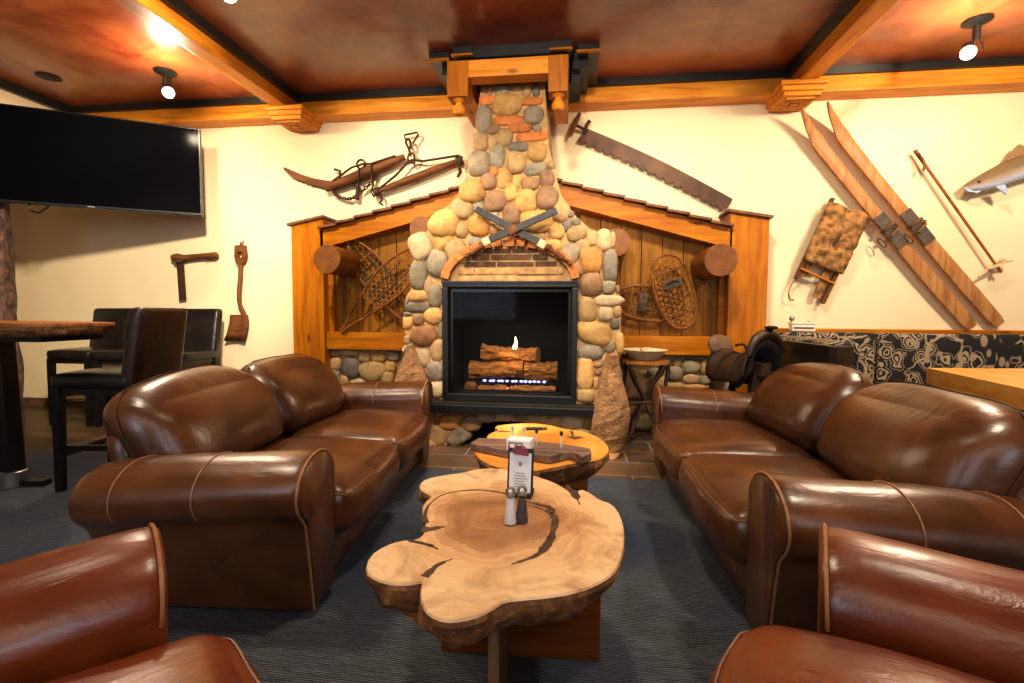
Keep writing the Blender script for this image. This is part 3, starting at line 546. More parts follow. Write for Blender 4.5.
    log([(-.44, .715), (-.31, .72), -.04], .060, 'short upper right log lying behind the flame', 2, 4.10, knot=(-.42, .69, -.43, .668, .034))
    log([(-.88, .590), (-.43, .602), .0], .072, 'long middle left log resting above the burner', 3)
    log([(-.42, .588), (-.15, .588), .0], .078, 'thick middle right log with a pale bark patch', 4)
    log([(-.79, .440), (-.56, .444), .0], .034, 'thin lower left log in front of the burner', 5, 3.99)
    log([(-.53, .440), (-.16, .446), .0], .036, 'thin lower right log in front of the burner', 6, 3.99)
    log([(-.87, .452), (-.84, .452), .12], .046, 'stubby log seen end on at the lower left of the firebox', 7, 3.98)
    # crossed old skis on the front
    for a, b, y, lab in (((-.768, 1.853), (-.251, 1.578), 3.745, 'black weathered short ski on the chimney, sloping down to the right'), ((-.157, 1.826), (-.698, 1.598), 3.715, 'black weathered short ski on the chimney, sloping down to the left over the other')):
        A = Vector((a[0], y, a[1])); B = Vector((b[0], y-.01, b[1])); d = (B-A).normalized()
        t = thing('old_ski', lab, 'ski', tuple(A), group='crossed skis on the chimney')
        m = MB(); vs = m.ends(A, B-d*.045, .022, .052, bev=.004); part_w(m, 'ski_body', 'blackski', t, smooth=False)
        m = MB(); m.ends(B-d*.045, B+d*.012, .026, .056, bev=.004); part_w(m, 'sawn_end', 'cutend', t, smooth=False)
        m = MB(); q = A+(B-A)*.6; m.ends(q-d*.03, q+d*.03, .030, .060, bev=.003); part_w(m, 'strap', 'stick', t, smooth=False)
    for a, b, lab in (((-.235, 1.575), (-.05, 1.445), 'rough brown stick on the chimney below the right ski end'), ((-.71, 1.59), (-.845, 1.505), 'rough brown stick on the chimney below the left ski end')):
        A = Vector((a[0], 3.76, a[1])); B = Vector((b[0], 3.78, b[1])); m = MB(); path = [A+(B-A)*i/8+Vector((0, 0, .006*math.sin(i*2))) for i in range(9)]
        m.tube(path, [.018+.006*math.sin(i*1.7) for i in range(9)], 10); tag(m.obj('wood_stick', 'stick'), lab, 'stick')
fireplace()

def chimney_crown():
    t = thing('chimney_crown', 'heavy honey timber crown bracket around the chimney top under the ceiling', 'bracket', (-.52, 3.6, 2.64))
    for x0, x1 in ((-.955, -.80), (-.224, -.083)):
        m = MB(); m.box(((x0+x1)/2, 3.675, 2.755), (x1-x0, .15, .25), bev=.006); bl = part_w(m, 'end_block', 'post', t, smooth=False)
        m = MB(); m.lathe([(.03, 0), (.045, -.015), (.022, -.035), (.026, -.045), (.046, -.075), (.048, -.095), (.034, -.122), (.0, -.13)], ((x0+x1)/2, 3.66, 2.64), 20); m.obj('finial', 'beamX', bl)
        m = MB(); xc = (x0+x1)/2; m.box((xc, 4.11, 2.80), (x1-x0-.03, .74, .15)); part_w(m, 'side_beam', 'beamY', t, smooth=False)
    m = MB(); m.box((-.512, 3.68, 2.825), (.60, .13, .12), bev=.005); part_w(m, 'front_beam', 'beamX', t, smooth=False)
    m = MB(); m.box((-.52, 4.18, 2.983), (.86, .58, .226)); m.box((-.52, 3.88, 3.06), (.80, .06, .08)); part_w(m, 'black_frieze', 'black_trim', t, smooth=False)
    for sx in (-1, 1):
        m = MB(); cx = -.52
        for d0, d1, y0, z0 in ((.50, .66, 3.90, 3.04), (.46, .58, 4.0, 2.97), (.42, .52, 4.1, 2.90), (.30, .45, 3.83, 3.03), (.30, .43, 3.9, 2.92)):
            m.box((cx+sx*(d0+d1)/2, (y0+4.47)/2, (z0+CEIL-.002)/2), (d1-d0, 4.47-y0, CEIL-.002-z0))
        sb = part_w(m, 'stepped_corbel', 'black_trim', t, smooth=False)
        m = MB()
        for d0, d1, y0, z0 in ((.49, .67, 3.88, 3.04), (.29, .46, 3.81, 3.03)):
            m.box((cx+sx*(d0+d1)/2, y0+.01, z0-.004), (d1-d0, .03, .016))
        m.obj('corbel_edge', 'railX', sb, smooth=False)
chimney_crown()

def panel(side):
    L = side == 'left'
    t = thing('timber_wall_panel', 'timber framed board panel with stone foot at the %s side of the chimney' % side, 'wall panel', (-1.9 if L else .85, 4.5, 0))
    px0, px1 = (-2.69, -2.375) if L else (1.275, 1.585)
    ztop = (1.875, 1.945) if L else (1.935, 1.868)
    m = MB(); m.prism([(px0, 0), (px1, 0), (px1, ztop[1]), (px0, ztop[0])], 4.44, 4.68); po = part_w(m, 'post', 'post', t, smooth=False)
    m = MB(); a = Vector((px0-.03, 4.56, ztop[0]+.008)); b = Vector((px1+.02, 4.56, ztop[1]+.012)); m.ends(a, b, .30, .022); m.obj('post_cap', 'shingle', po, smooth=False)
    # raking beam
    A, B = ((-2.40, 1.825), (-.80, 2.237)) if L else ((1.29, 1.79), (-.32, 2.247))
    dz = .165
    m = MB(); m.prism([(A[0], A[1]-dz), (B[0], B[1]-dz), B, A], 4.44, 4.66); rb = part_w(m, 'raking_beam', 'railX', t, smooth=False)
    m = MB(); n = 9
    for i in range(n):  # stepped shingle capping
        f0, f1 = i/n, (i+1.05)/n; p = Vector((A[0]+(B[0]-A[0])*f0, 4.53, A[1]+(B[1]-A[1])*f0+.022)); q = Vector((A[0]+(B[0]-A[0])*f1, 4.53, A[1]+(B[1]-A[1])*f1+.004)); m.ends(p, q, .30, .020)
    m.obj('shingle_capping', 'shingle', rb, smooth=False)
    # boards
    X0, X1 = (-2.40, -1.20) if L else (.02, 1.30)
    m = MB(); nb = 7; w = (X1-X0)/nb
    for i in range(nb):
        x0 = X0+i*w; x1 = x0+w-.006
        zz = lambda x: A[1]+(B[1]-A[1])*(x-A[0])/(B[0]-A[0])-.08
        m.prism([(x0, .80), (x1, .80), (x1, zz(x1)), (x0, zz(x0))], 4.60-.006*(i % 2), 4.66)
    part_w(m, 'board_panel', 'board', t, smooth=False)
    rx0, rx1 = (-2.375, -1.25) if L else (.25, 1.275)
    m = MB(); m.box(((rx0+rx1)/2, 4.56, .792), (rx1-rx0, .16, .165), bev=.006); part_w(m, 'bottom_rail', 'railX', t, smooth=False)
    m = MB(); xx = px1+.025 if L else px0-.025; m.box((xx, 4.58, 1.33), (.05, .09, .95)); part_w(m, 'inner_stile', 'railX', t, smooth=False)
    # stone foot
    m = MB(); m.box(((rx0+rx1)/2, 4.63, .355), (rx1-rx0, .08, .71)); cr = part_w(m, 'foot_mortar', 'mortar', t, smooth=False)
    m = stones(STONES_WL if L else STONES_WR, 4.575, maxd=.06); m2 = m.obj('foot_stones', 'stone', cr)
    # log ends
    for (x, y, z, r) in (((-2.16, 4.1, 1.525, .125), (-1.345, 4.2, 1.79, .105)) if L else ((1.115, 4.1, 1.495, .128), (.315, 4.22, 1.66, .115))):
        m = MB(); n = 28
        prof = [(r*.985, 0), (r, .012), (r*1.01, (4.62-y)*.5), (r, 4.62-y)]; m.lathe(prof, (0, 0, 0), n, 'Y')
        for v in m.bm.verts:
            k = 1+.035*noise.noise(Vector((v.co.x*9+x*7, 0, v.co.z*9))); v.co.x *= k; v.co.z *= k
        lo = m.obj('log_end', 'logend', t, angle=50); lo.location = Vector((x, y, z))-t.location
    return t
panel('left'); panel('right')

def snowshoe(label, toe, tail, width, shape, lacing, y, flip=False):
    """flat 2-D snowshoe in its own frame: s runs toe to tail, w across"""
    toe = Vector(toe); tail = Vector(tail); ax = (tail-toe); Ln = ax.length; ax.normalize(); sd = Vector((-ax.y, ax.x))
    t = thing('snowshoe', label, 'snowshoe', (toe.x, y, toe.y), group='old snowshoes hung on the board panels')
    def half(s):
        if shape == 'bear': return width*max(0, 1-abs(2*s-1)**2.6)**(1/2.2)*(1-.10*s)
        if s < .42: return width*max(0, math.sin(PI/2*min(1, (s+.02)/.42)))**.62
        u = (s-.42)/.58; return max(.012, width*max(0, 1-u)**1.15*(1+.55*u))
    def P(s, w, d=0): q = ax*Ln*s+sd*w; return (q.x, d, q.y)
    n = 36; L1 = [P(i/n, half(i/n)) for i in range(n+1)]; L2 = [P(i/n, -half(i/n)) for i in range(n+1)]
    m = MB(); m.tube(L1, .013, 8); m.tube(L2, .013, 8); m.obj('frame', 'snowframe', t)
    for s in ((.2, .62) if shape == 'tail' else (.22, .80)):
        m = MB(); h = half(s); m.ends(P(s, -h, .002), P(s, h, .002), .022, .014); m.obj('crossbar', 'snowframe', t, smooth=False)
    m = MB(); lo, hi = (.02, .66) if shape == 'tail' else (.03, .97); k = 0
    def inside(s, w): return lo < s < hi and abs(w) < half(s)-.004 and not (.24 < s < .36 and abs(w) < width*.36)
    step = .042 if shape == 'bear' else .044
    for ang in ((60, -60, 0) if shape == 'bear' else (50, -50, 5)):
        dx, dy = math.cos(R(ang)), math.sin(R(ang))
        for i in range(-30, 31):
            run = []; 
            for j in range(-60, 61):
                u = j*.016; S_ = .5*Ln+dx*u-dy*i*step; W_ = dy*u+dx*i*step
                if inside(S_/Ln, W_): run.append((S_/Ln, W_))
                elif run:
                    if len(run) > 1: m.tube([P(*run[0], .002), P(*run[-1], .002)], .0036, 4, caps=False)
                    run = []
            if len(run) > 1: m.tube([P(*run[0], .002), P(*run[-1], .002)], .0036, 4, caps=False)
    m.obj('webbing', lacing, t)
    if shape == 'bear':
        m = MB(); vs = m.box((0, 0, 0), (.16, .022, .075), bev=.01); c = P(.40, 0, -.012)
        bmesh.ops.transform(m.bm, matrix=Matrix.Translation(c) @ Matrix.Rotation(-math.atan2(sd.y, sd.x), 4, 'Y'), verts=list(m.bm.verts))
        m.tube([P(.40, -.06, -.02), P(.36, -.03, -.035), P(.36, .03, -.035), P(.40, .06, -.02)], .008, 6)
        for w in (-.055, .055): m.tube([P(.21, w, -.004), P(.40, w, -.01), P(.79, w*.9, -.004)], .005, 6)
        m.obj('binding', 'binding', t)
    else:
        m = MB()
        for w in (-.06, .06): m.tube([P(.2, w, -.004), P(.62, w*.7, -.004)], .006, 6)
        m.ends(P(.36, -half(.36), -.002), P(.36, half(.36), -.002), .018, .01)
        m.obj('binding', 'binding', t)
snowshoe('long tailed snowshoe on the left panel, toe up against the log end', (-2.13, 1.73), (-1.50, .90), .14, 'tail', 'rawhide_dark', 4.50)
snowshoe('long tailed snowshoe on the left panel crossing over the other, toe behind the chimney stones', (-1.42, 1.66), (-2.21, .885), .15, 'tail', 'rawhide', 4.455)
snowshoe('upright oval snowshoe leaning over another on the right board panel', (.735, 1.58), (.935, .945), .165, 'bear', 'rawhide', 4.47)
snowshoe('oval snowshoe lying sideways beneath the upright one on the right panel', (.345, 1.20), (.93, 1.12), .155, 'bear', 'rawhide_dark', 4.53)
WY = 4.665   # hanging depth for things on the back wall
def W(p, d=0.0): return Vector((p[0], WY-d, p[1]))

def wall_things():
    # hay knife with a curved blade
    t = thing('hay_knife', 'curved brown wooden blade hanging at the far left of the harness pieces', 'tool', tuple(W((-2.62, 2.36))))
    m = MB(); up = [(-2.885, 2.49), (-2.80, 2.452), (-2.70, 2.41), (-2.58, 2.372), (-2.46, 2.348), (-2.355, 2.335)]; lo = [(-2.36, 2.255), (-2.45, 2.275), (-2.55, 2.298)]
    for i in range(10): lo += [(-2.57-.024*i, 2.303+.009*i-(.012 if i % 2 else 0))]
    lo += [(-2.86, 2.442), (-2.89, 2.47)]
    m.prism(up+lo, WY-.012, WY+.012); part_w(m, 'curved_blade', 'oldwood', t, smooth=False)
    m = MB(); m.tube([W((-2.36, 2.33), .01), W((-2.30, 2.31), .03), W((-2.29, 2.43), .03), W((-2.35, 2.445), .03)], .012, 8); part_w(m, 'iron_hook', 'rust', t)
    # tapered wooden yoke bar with iron and chain
    t = thing('yoke_bar', 'tapered brown wooden yoke bar with iron ring and hanging chain on the wall', 'harness', tuple(W((-2.05, 2.41), .05)))
    m = MB(); A, B = Vector((-2.43, 2.255)), Vector((-1.64, 2.535)); n = 14
    m.tube([W(A.lerp(B, i/n), .045) for i in range(n+1)], [.016+.034*math.sin(PI*min(1, .12+.8*i/n))**.8 for i in range(n+1)], 14); part_w(m, 'bar', 'oldwood', t)
    m = MB(); m.tube([W(A.lerp(B, f)+Vector(o), .045+d) for f, o, d in ((.1, (0, .04), .02), (.35, (.0, .09), .03), (.5, (.0, .07), .05), (.62, (0, .04), .05), (.9, (0, .035), .02))], .010, 6)
    for f in (.44, .60):
        c = A.lerp(B, f); m.tube([W((c.x+.012*math.sin(a), c.y+.062*math.cos(a)), .045+.062*math.sin(a)) for a in [2*PI*k/16 for k in range(16)]], .009, 6, closed=True)
    c = A.lerp(B, .47); m.tube([W((c.x+.042*math.cos(a), c.y+.085+.042*math.sin(a)), .07) for a in [2*PI*k/18 for k in range(18)]], .010, 6, closed=True)
    c = A.lerp(B, .60); m.tube([W((c.x, c.y-.05), .08), W((c.x+.02, c.y-.14), .08), W((c.x, c.y-.22), .08), W((c.x+.025, c.y-.26), .06)], .009, 6)
    part_w(m, 'iron_fitting', 'rust', t)
    def chain(m, pts, k, r=.0055):
        pts = smooth_path([W(p, .03) for p in pts], 3); tot = sum((a-b).length for a, b in zip(pts, pts[1:])); d = 0; nxt = 0; i = 0
        for a, b in zip(pts, pts[1:]):
            seg = (b-a).length
            while nxt <= d+seg:
                p = a.lerp(b, (nxt-d)/seg); x = (b-a).normalized(); y = Vector((0, 1, 0)) if i % 2 else Vector((x.z, 0, -x.x))
                m.tube([p+x*.023*math.cos(2*PI*q/10)+y*.013*math.sin(2*PI*q/10) for q in range(10)], r, 5, closed=True); nxt += tot/k; i += 1
            d += seg
    m = MB(); chain(m, [(-2.38, 2.26), (-2.33, 2.19), (-2.22, 2.15), (-2.12, 2.18), (-2.10, 2.27)], 14); chain(m, [(-2.08, 2.22), (-1.98, 2.30), (-1.92, 2.37)], 7)
    m.tube([W((-2.12, 2.30), .03), W((-2.115, 2.24), .03), W((-2.12, 2.15), .03)], .02, 8)
    m.tube([W((-2.30, 2.34), .03), W((-2.12, 2.30), .03)], .009, 6)
    part_w(m, 'chain', 'rust', t)
    # singletree
    t = thing('singletree', 'wooden singletree bar hung by two iron rods from a ring and hook', 'harness', tuple(W((-1.5, 2.37), .05)))
    A, B = Vector((-1.92, 2.215)), Vector((-1.11, 2.485)); m = MB()
    m.tube([W(A.lerp(B, i/12), .04) for i in range(13)], [.022+.014*math.sin(PI*i/12) for i in range(13)], 12); part_w(m, 'bar', 'oldwood', t)
    m = MB(); m.tube([W(A, .06), W((-1.72, 2.36), .06), W((-1.60, 2.48), .06), W((-1.56, 2.50), .06), W((-1.45, 2.485), .06), W(B+Vector((0, .04)), .06)], .011, 6)
    m.tube([W((-1.565+.032*math.cos(a), 2.515+.045*math.sin(a)), .07) for a in [2*PI*k/16 for k in range(16)]], .010, 6, closed=True)
    for c in (A, B): m.tube([W((c.x-.02, c.y-.01), .04), W((c.x+.03, c.y+.012), .04)], .042, 12)
    part_w(m, 'iron_rod', 'rust', t)
    m = MB(); m.tube(smooth_path([W((-1.565, 2.53), .08), W((-1.585, 2.60), .07), W((-1.62, 2.66), .07), W((-1.60, 2.70), .07), W((-1.565, 2.66), .07), W((-1.57, 2.60), .08)], 2), .012, 6)
    m.tube([W((-1.63, 2.70), .05), W((-1.635, 2.735), .05), W((-1.51, 2.755), .05), W((-1.50, 2.735), .05), W((-1.555, 2.655), .05)], .009, 6)
    part_w(m, 'hook', 'rust', t); m = MB()
    m.tube([W(B+Vector((.02, .03)), .06), W(B+Vector((.0, -.06)), .07), W(B+Vector((.02, -.11)), .07), W(B+Vector((-.01, -.16)), .07)], [.022, .014, .02, .012], 8)
    part_w(m, 'hook', 'rust', t); m = MB()
    m.tube([W(A+Vector((.05, -.02)), .06), W(A+Vector((.06, -.08)), .06), W(A+Vector((.045, -.11)), .07), W(A+Vector((.07, -.13)), .06)], .010, 6)
    part_w(m, 'hook', 'rust', t)
    # crosscut saw
    t = thing('crosscut_saw', 'long brown crosscut saw blade with toothed lower edge and upright wooden grip', 'saw', tuple(W((.65, 2.4))))
    A0, A1, B0, B1 = Vector((-.01, 2.655)), Vector((.065, 2.745)), Vector((1.31, 1.99)), Vector((1.35, 2.085))
    m = MB(); top = [A1.lerp(B1, i/8)+Vector((0, .03*math.sin(PI*i/8))) for i in range(9)]; bot = []; n = 17
    for i in range(n):
        for f, h in ((.0, .0), (.02, -.030), (.16, -.030), (.17, -.012), (.22, -.012), (.23, -.03), (.40, -.03), (.41, -.012), (.46, -.012), (.47, -.03), (.66, -.03), (.68, 0), (.74, 0), (.76, -.028), (.86, -.028), (.88, 0)):
            p = A0.lerp(B0, (i+f)/n)+Vector((0, .035*math.sin(PI*(i+f)/n)))*.6; q = Vector((-.42, -.9))*(-h); bot.append(p+q)
    m.prism([tuple(p) for p in top]+[tuple(p) for p in bot[::-1]], WY-.004, WY+.004); part_w(m, 'blade', 'sawsteel', t, smooth=False)
    m = MB(); m.tube([W((.0, 2.86), .06), W((-.04, 2.77), .06), W((-.085, 2.66), .06)], [.017, .021, .015], 10); part_w(m, 'grip', 'oldwoodZ', t)
    m = MB(); m.tube([W((-.03, 2.755), .06), W((.03, 2.735), .03), W((.07, 2.72), .01)], .014, 8); m.tube([W((.045, 2.70), .0), W((.06, 2.76), .03), W((.09, 2.80), .03)], [.022, .014, .02], 8); part_w(m, 'handle_bracket', 'rust', t)
    # froe
    t = thing('froe', 'old froe with dark hanging iron blade and horizontal wooden handle on the left wall', 'tool', tuple(W((-4.0, 1.6))))
    m = MB(); m.tube([W((-4.11, 1.607), .03), W((-4.06, 1.610), .03), W((-3.98, 1.605), .03), W((-3.8, 1.622), .03), W((-3.63, 1.630), .03), W((-3.615, 1.630), .03)], [.035, .042, .030, .027, .032, .022], 12); part_w(m, 'handle', 'oldwood', t)
    m = MB(); m.prism([(-4.075, 1.575), (-4.0, 1.575), (-3.985, 1.185), (-4.06, 1.175)], WY-.03, WY-.018); m.tube([W((-4.045, 1.56), .03), W((-4.045, 1.60), .03)], .05, 12); part_w(m, 'blade', 'rust', t, smooth=False)
    for x in (-4.0, -3.72):
        m = MB(); m.tube([(x, WALL, 1.588), (x, WY-.05, 1.592)], .006, 6); part_w(m, 'hanging_nail', 'rust', t)
    # shovel
    t = thing('shovel', 'old wooden grain shovel with bent shaft hanging beside the left timber post', 'shovel', tuple(W((-3.37, 1.3))))
    m = MB(); m.tube(smooth_path([W((-3.365, 1.58), .02), W((-3.367, 1.42), .03), W((-3.375, 1.25), .05), W((-3.372, 1.13), .05), W((-3.335, 1.03), .02), W((-3.335, .96), .02)], 2), .021, 10); part_w(m, 'shaft', 'oldwoodZ', t)
    m = MB(); outer = [(-3.41, 1.725), (-3.31, 1.725), (-3.30, 1.62), (-3.325, 1.555), (-3.365, 1.53), (-3.405, 1.555), (-3.42, 1.62)]; hole = [(-3.39, 1.66), (-3.33, 1.66), (-3.335, 1.61), (-3.36, 1.59), (-3.385, 1.61)]
    m.prism(outer, WY-.045, WY, holes=(hole,)); part_w(m, 'grip', 'oldwood', t, smooth=False)
    m = MB(); V = [[m.bm.verts.new(W((x+(sx-.5)*w, z), .015+.03*(1-(2*sx-1)**2)*-1+.03)) for sx in (0, .25, .5, .75, 1)] for x, z, w in ((-3.378, 1.03, .20), (-3.385, .95, .205), (-3.41, .85, .215), (-3.445, .765, .225))]
    for a, b in zip(V, V[1:]):
        for i in range(4): m.bm.faces.new((a[i], a[i+1], b[i+1], b[i]))
    o = part_w(m, 'scoop', 'oldwood', t); sm = o.modifiers.new('thick', 'SOLIDIFY'); sm.thickness = .012
    m = MB(); m.tube([W((-3.37, 1.77), 0), W((-3.365, 1.72), .03)], .006, 6); m.tube([W((-3.345, 1.775), 0), W((-3.345, 1.72), .03)], .006, 6); part_w(m, 'hanging_nail', 'rust', t)
    # long skis
    for tip, end, lab in (((1.825, 2.79), (3.295, .975), 'left of two long pale wooden skis slanting down the right wall'), ((2.025, 2.825), (3.50, 1.00), 'right of two long pale wooden skis slanting down the right wall')):
        t = thing('wooden_ski', lab, 'ski', tuple(W(tip, .03)), group='long wooden skis on the right wall')
        A = Vector(tip); B = Vector(end); ax = (B-A).normalized(); sd = Vector((-ax.y, ax.x)); Ln = (B-A).length; m = MB(); n = 40; prev = None
        for i in range(n+1):
            f = i/n; s = f*Ln; w = .049*min(1, (.06+f*7)**.75) if f < .12 else .049+.005*math.cos(f*8)
            if f > .985: w *= .8
            bow = sd*(.028*math.sin(PI*f)*-1); lift = .02+.13*max(0, 1-f/.18)**2+.02*math.sin(PI*f); c = A+ax*s+bow
            ring = [m.bm.verts.new(W(c+sd*k*w, lift+d)) for k, d in ((-1, 0), (1, 0), (1, .018), (.3, .026), (-.3, .026), (-1, .018))]
            if prev:
                for q in range(6): m.bm.faces.new((prev[q], prev[(q+1) % 6], ring[(q+1) % 6], ring[q]))
            else: m.bm.faces.new(ring)
            prev = ring
        m.bm.faces.new(prev[::-1]); part_w(m, 'ski_blade', 'ski', t, angle=25)
        C = A+ax*Ln*.545-sd*.028; mt = lambda s, w, d: W(C+ax*s+sd*w, .062+d)
        m = MB(); m.ends(mt(-.16, 0, .006), mt(.17, 0, .006), .10, .012, up=(0, -1, 0)); part_w(m, 'foot_plate', 'skigrey', t, smooth=False)
        m = MB(); m.tube([mt(-.02, .055, 0), mt(-.04, .045, .035), mt(-.045, 0, .06), mt(-.04, -.045, .04), mt(-.03, -.06, 0)], .014, 8)
        m.tube([mt(.0, .075, .0), mt(.015, .03, .05), mt(.03, -.04, .05), mt(.03, -.07, .01)], .012, 8)
        m.tube([mt(.04+.045*math.cos(a), -.115, .01+.04*math.sin(a)) for a in [2*PI*k/14 for k in range(14)]], .006, 6, closed=True); part_w(m, 'toe_strap', 'strap', t)
    # trapper pack frame
    P = lambda u, v, d=0: W(Vector((2.135, 2.045))+(Vector((2.425, 1.93))-Vector((2.135, 2.045)))*u+(Vector((1.875, 1.385))-Vector((2.135, 2.045)))*v, d)
    t = thing('pack_frame', 'small wooden pack frame wrapped in brown canvas, hanging tilted on the right wall', 'pack', tuple(P(.5, .5)))
    for u, ve in ((.04, 1.0), (.96, 1.16)):
        m = MB(); m.ends(P(u, -.04, .03), P(u, ve, .03), .03, .045, up=(0, -1, 0), bev=.006); part_w(m, 'rail', 'oldwoodZ', t, smooth=False)
    m = MB(); m.ends(P(.0, .87, .05), P(1.0, .90, .05), .016, .045, up=(0, -1, 0), bev=.004); part_w(m, 'cross_slat', 'railX', t, smooth=False)
    m = MB()
    V = []
    for j in range(22):
        row = []
        for i in range(17):
            u, v = i/16, j/21*.74+.03; pinch = math.exp(-((u-.56)/.16)**2); fold = .03*noise.noise(Vector((u*2.2, v*16+u*3, 1)))+.012*noise.noise(Vector((u*9, v*30, 4)))
            row.append(m.bm.verts.new(P(u+(.05 if i == 16 else -.05 if i == 0 else 0), v, .055+fold+.03*math.sin(PI*u)-.035*pinch*(1+.3*math.sin(v*17)))))
        V.append(row)
    for a, b in zip(V, V[1:]):
        for i in range(16): m.bm.faces.new((a[i], a[i+1], b[i+1], b[i]))
    o = part_w(m, 'canvas_wrap', 'canvas', t); o.modifiers.new('thick', 'SOLIDIFY').thickness = .03
    m = MB()
    for v in (.16, .30, .42, .54, .66): m.tube([P(.38, v, .055), P(.5, v+.03, .075), P(.62, v-.02, .075), P(.74, v+.015, .055)], .007, 6)
    m.tube([P(.5, .12, .06), P(.6, .3, .065), P(.5, .5, .065), P(.58, .72, .06)], .018, 8)
    for v in (.1, .68): m.tube([P(-.03, v, .06), P(.3, v+.03, .085), P(.56, v, .06), P(.8, v+.03, .085), P(1.03, v, .06)], .007, 6)
    part_w(m, 'lacing', 'rust', t)
    m = MB(); m.tube(smooth_path([P(.15, .75, .04), P(.2, .9, .05), P(.02, 1.0, .03), P(.0, 1.15, .02), P(.12, 1.26, .02), P(.25, 1.24, .02)], 2), .006, 6)
    m.ends(P(.72, .74, .03), P(.75, 1.12, .03), .06, .02, up=(0, -1, 0)); m.ends(P(.2, .74, .03), P(.22, .93, .03), .035, .02, up=(0, -1, 0)); part_w(m, 'strap', 'canvas', t)
    # ski pole
    t = thing('ski_pole', 'thin brown bamboo ski pole with pale rawhide basket right of the skis', 'ski pole', tuple(W((3.1, 1.95), .03)))
    A, B = Vector((2.80, 2.42)), Vector((3.47, 1.43)); m = MB(); m.tube([W(A, .03), W(B, .05)], [.012, .010], 8); part_w(m, 'shaft', 'poleshaft', t)
    m = MB(); d = (A-B).normalized(); m.tube([W(A+d*.035, .03), W(A-d*.10, .03)], [.016, .012], 10); part_w(m, 'grip', 'strap', t)
    m = MB(); m.tube(smooth_path([W(A, .05), W(A+Vector((.035, -.08)), .07), W(A+Vector((.03, -.17)), .06), W(A+Vector((.055, -.10)), .06), W(A+Vector((.03, -.03)), .04)], 2), .007, 6); part_w(m, 'wrist_strap', 'strap', t)
    m = MB(); C = W(B-d*(-.07), .05); rnd = random.Random(4); e1 = Vector((d.y, 0, -d.x)); e2 = Vector((0, 1, 0))
    m.tube([C+(e1*math.cos(a)+e2*math.sin(a)*.45)*.075 for a in [2*PI*k/20 for k in range(20)]], .010, 6, closed=True)
    for k in range(12):
        a = k*.53; q = C+(e1*math.cos(a)+e2*math.sin(a)*.45)*(.075+.06*rnd.random())+Vector((rnd.uniform(-.04, .04), 0, rnd.uniform(-.05, .03))); m.tube([C, (C+q)/2+Vector((0, -.015, .01)), q], [.009, .013, .008], 6)
    part_w(m, 'basket', 'fur', t)
    # mounted trout
    t = thing('mounted_trout', 'mounted trout with speckled brown back and pale blue belly at the right edge', 'fish', tuple(W((3.6, 2.25), .06)))
    top = [(3.13, 2.13), (3.20, 2.185), (3.30, 2.25), (3.42, 2.32), (3.52, 2.365), (3.62, 2.395), (3.76, 2.42), (3.90, 2.425), (4.02, 2.42), (4.12, 2.425)]
    bot = [(3.13, 2.125), (3.20, 2.09), (3.30, 2.095), (3.42, 2.125), (3.52, 2.165), (3.62, 2.195), (3.76, 2.245), (3.90, 2.29), (4.02, 2.335), (4.12, 2.355)]
    m = MB(); prev = None; n = 14
    for k, (a, b) in enumerate(zip(top, bot)):
        a = Vector(a); b = Vector(b); c = (a+b)/2; h = (a-b).length/2; ring = []
        for i in range(n):
            an = 2*PI*i/n; p = c+(a-b).normalized()*h*math.cos(an); v = m.bm.verts.new(W(p, .06+.075*math.sin(an)*min(1, h/.06))); ring.append(v)
            u = math.cos(an); col = S((122, 98, 68)) if u > .1 else (S((170, 150, 130)) if u > -.25 else S((196, 206, 228))); m.paint([v], col)
        if prev:
            for i in range(n): m.bm.faces.new((prev[i], prev[(i+1) % n], ring[(i+1) % n], ring[i]))
        else: m.bm.faces.new(ring)
        prev = ring
    m.bm.faces.new(prev[::-1]); part_w(m, 'body', 'trout', t)
    def fin(name, pts, c, d=.06):
        m = MB(); m.prism(pts, WY-d-.006, WY-d+.006); m.paint(list(m.bm.verts), S(c)); part_w(m, name, 'trout', t, smooth=False)
    fin('dorsal_fin', [(3.44, 2.33), (3.50, 2.43), (3.53, 2.46), (3.60, 2.43), (3.66, 2.40)], (150, 118, 80)); fin('pectoral_fin', [(3.33, 2.115), (3.37, 2.085), (3.42, 2.045), (3.425, 2.08), (3.40, 2.13)], (170, 180, 210), .12)
    fin('pelvic_fin', [(3.66, 2.22), (3.70, 2.17), (3.76, 2.15), (3.76, 2.24)], (170, 180, 210), .08); fin('tail_fin', [(4.10, 2.43), (4.28, 2.54), (4.25, 2.40), (4.30, 2.27), (4.10, 2.35)], (130, 104, 72)); fin('lower_jaw', [(3.14, 2.115), (3.20, 2.105), (3.30, 2.12), (3.24, 2.075), (3.165, 2.09)], (180, 188, 214), .075)
    m = MB(); m.blob((3.215, WY-.12, 2.155), (.012, .008, .012), 2, 2, 0); part_w(m, 'eye', 'pen', t)
wall_things()

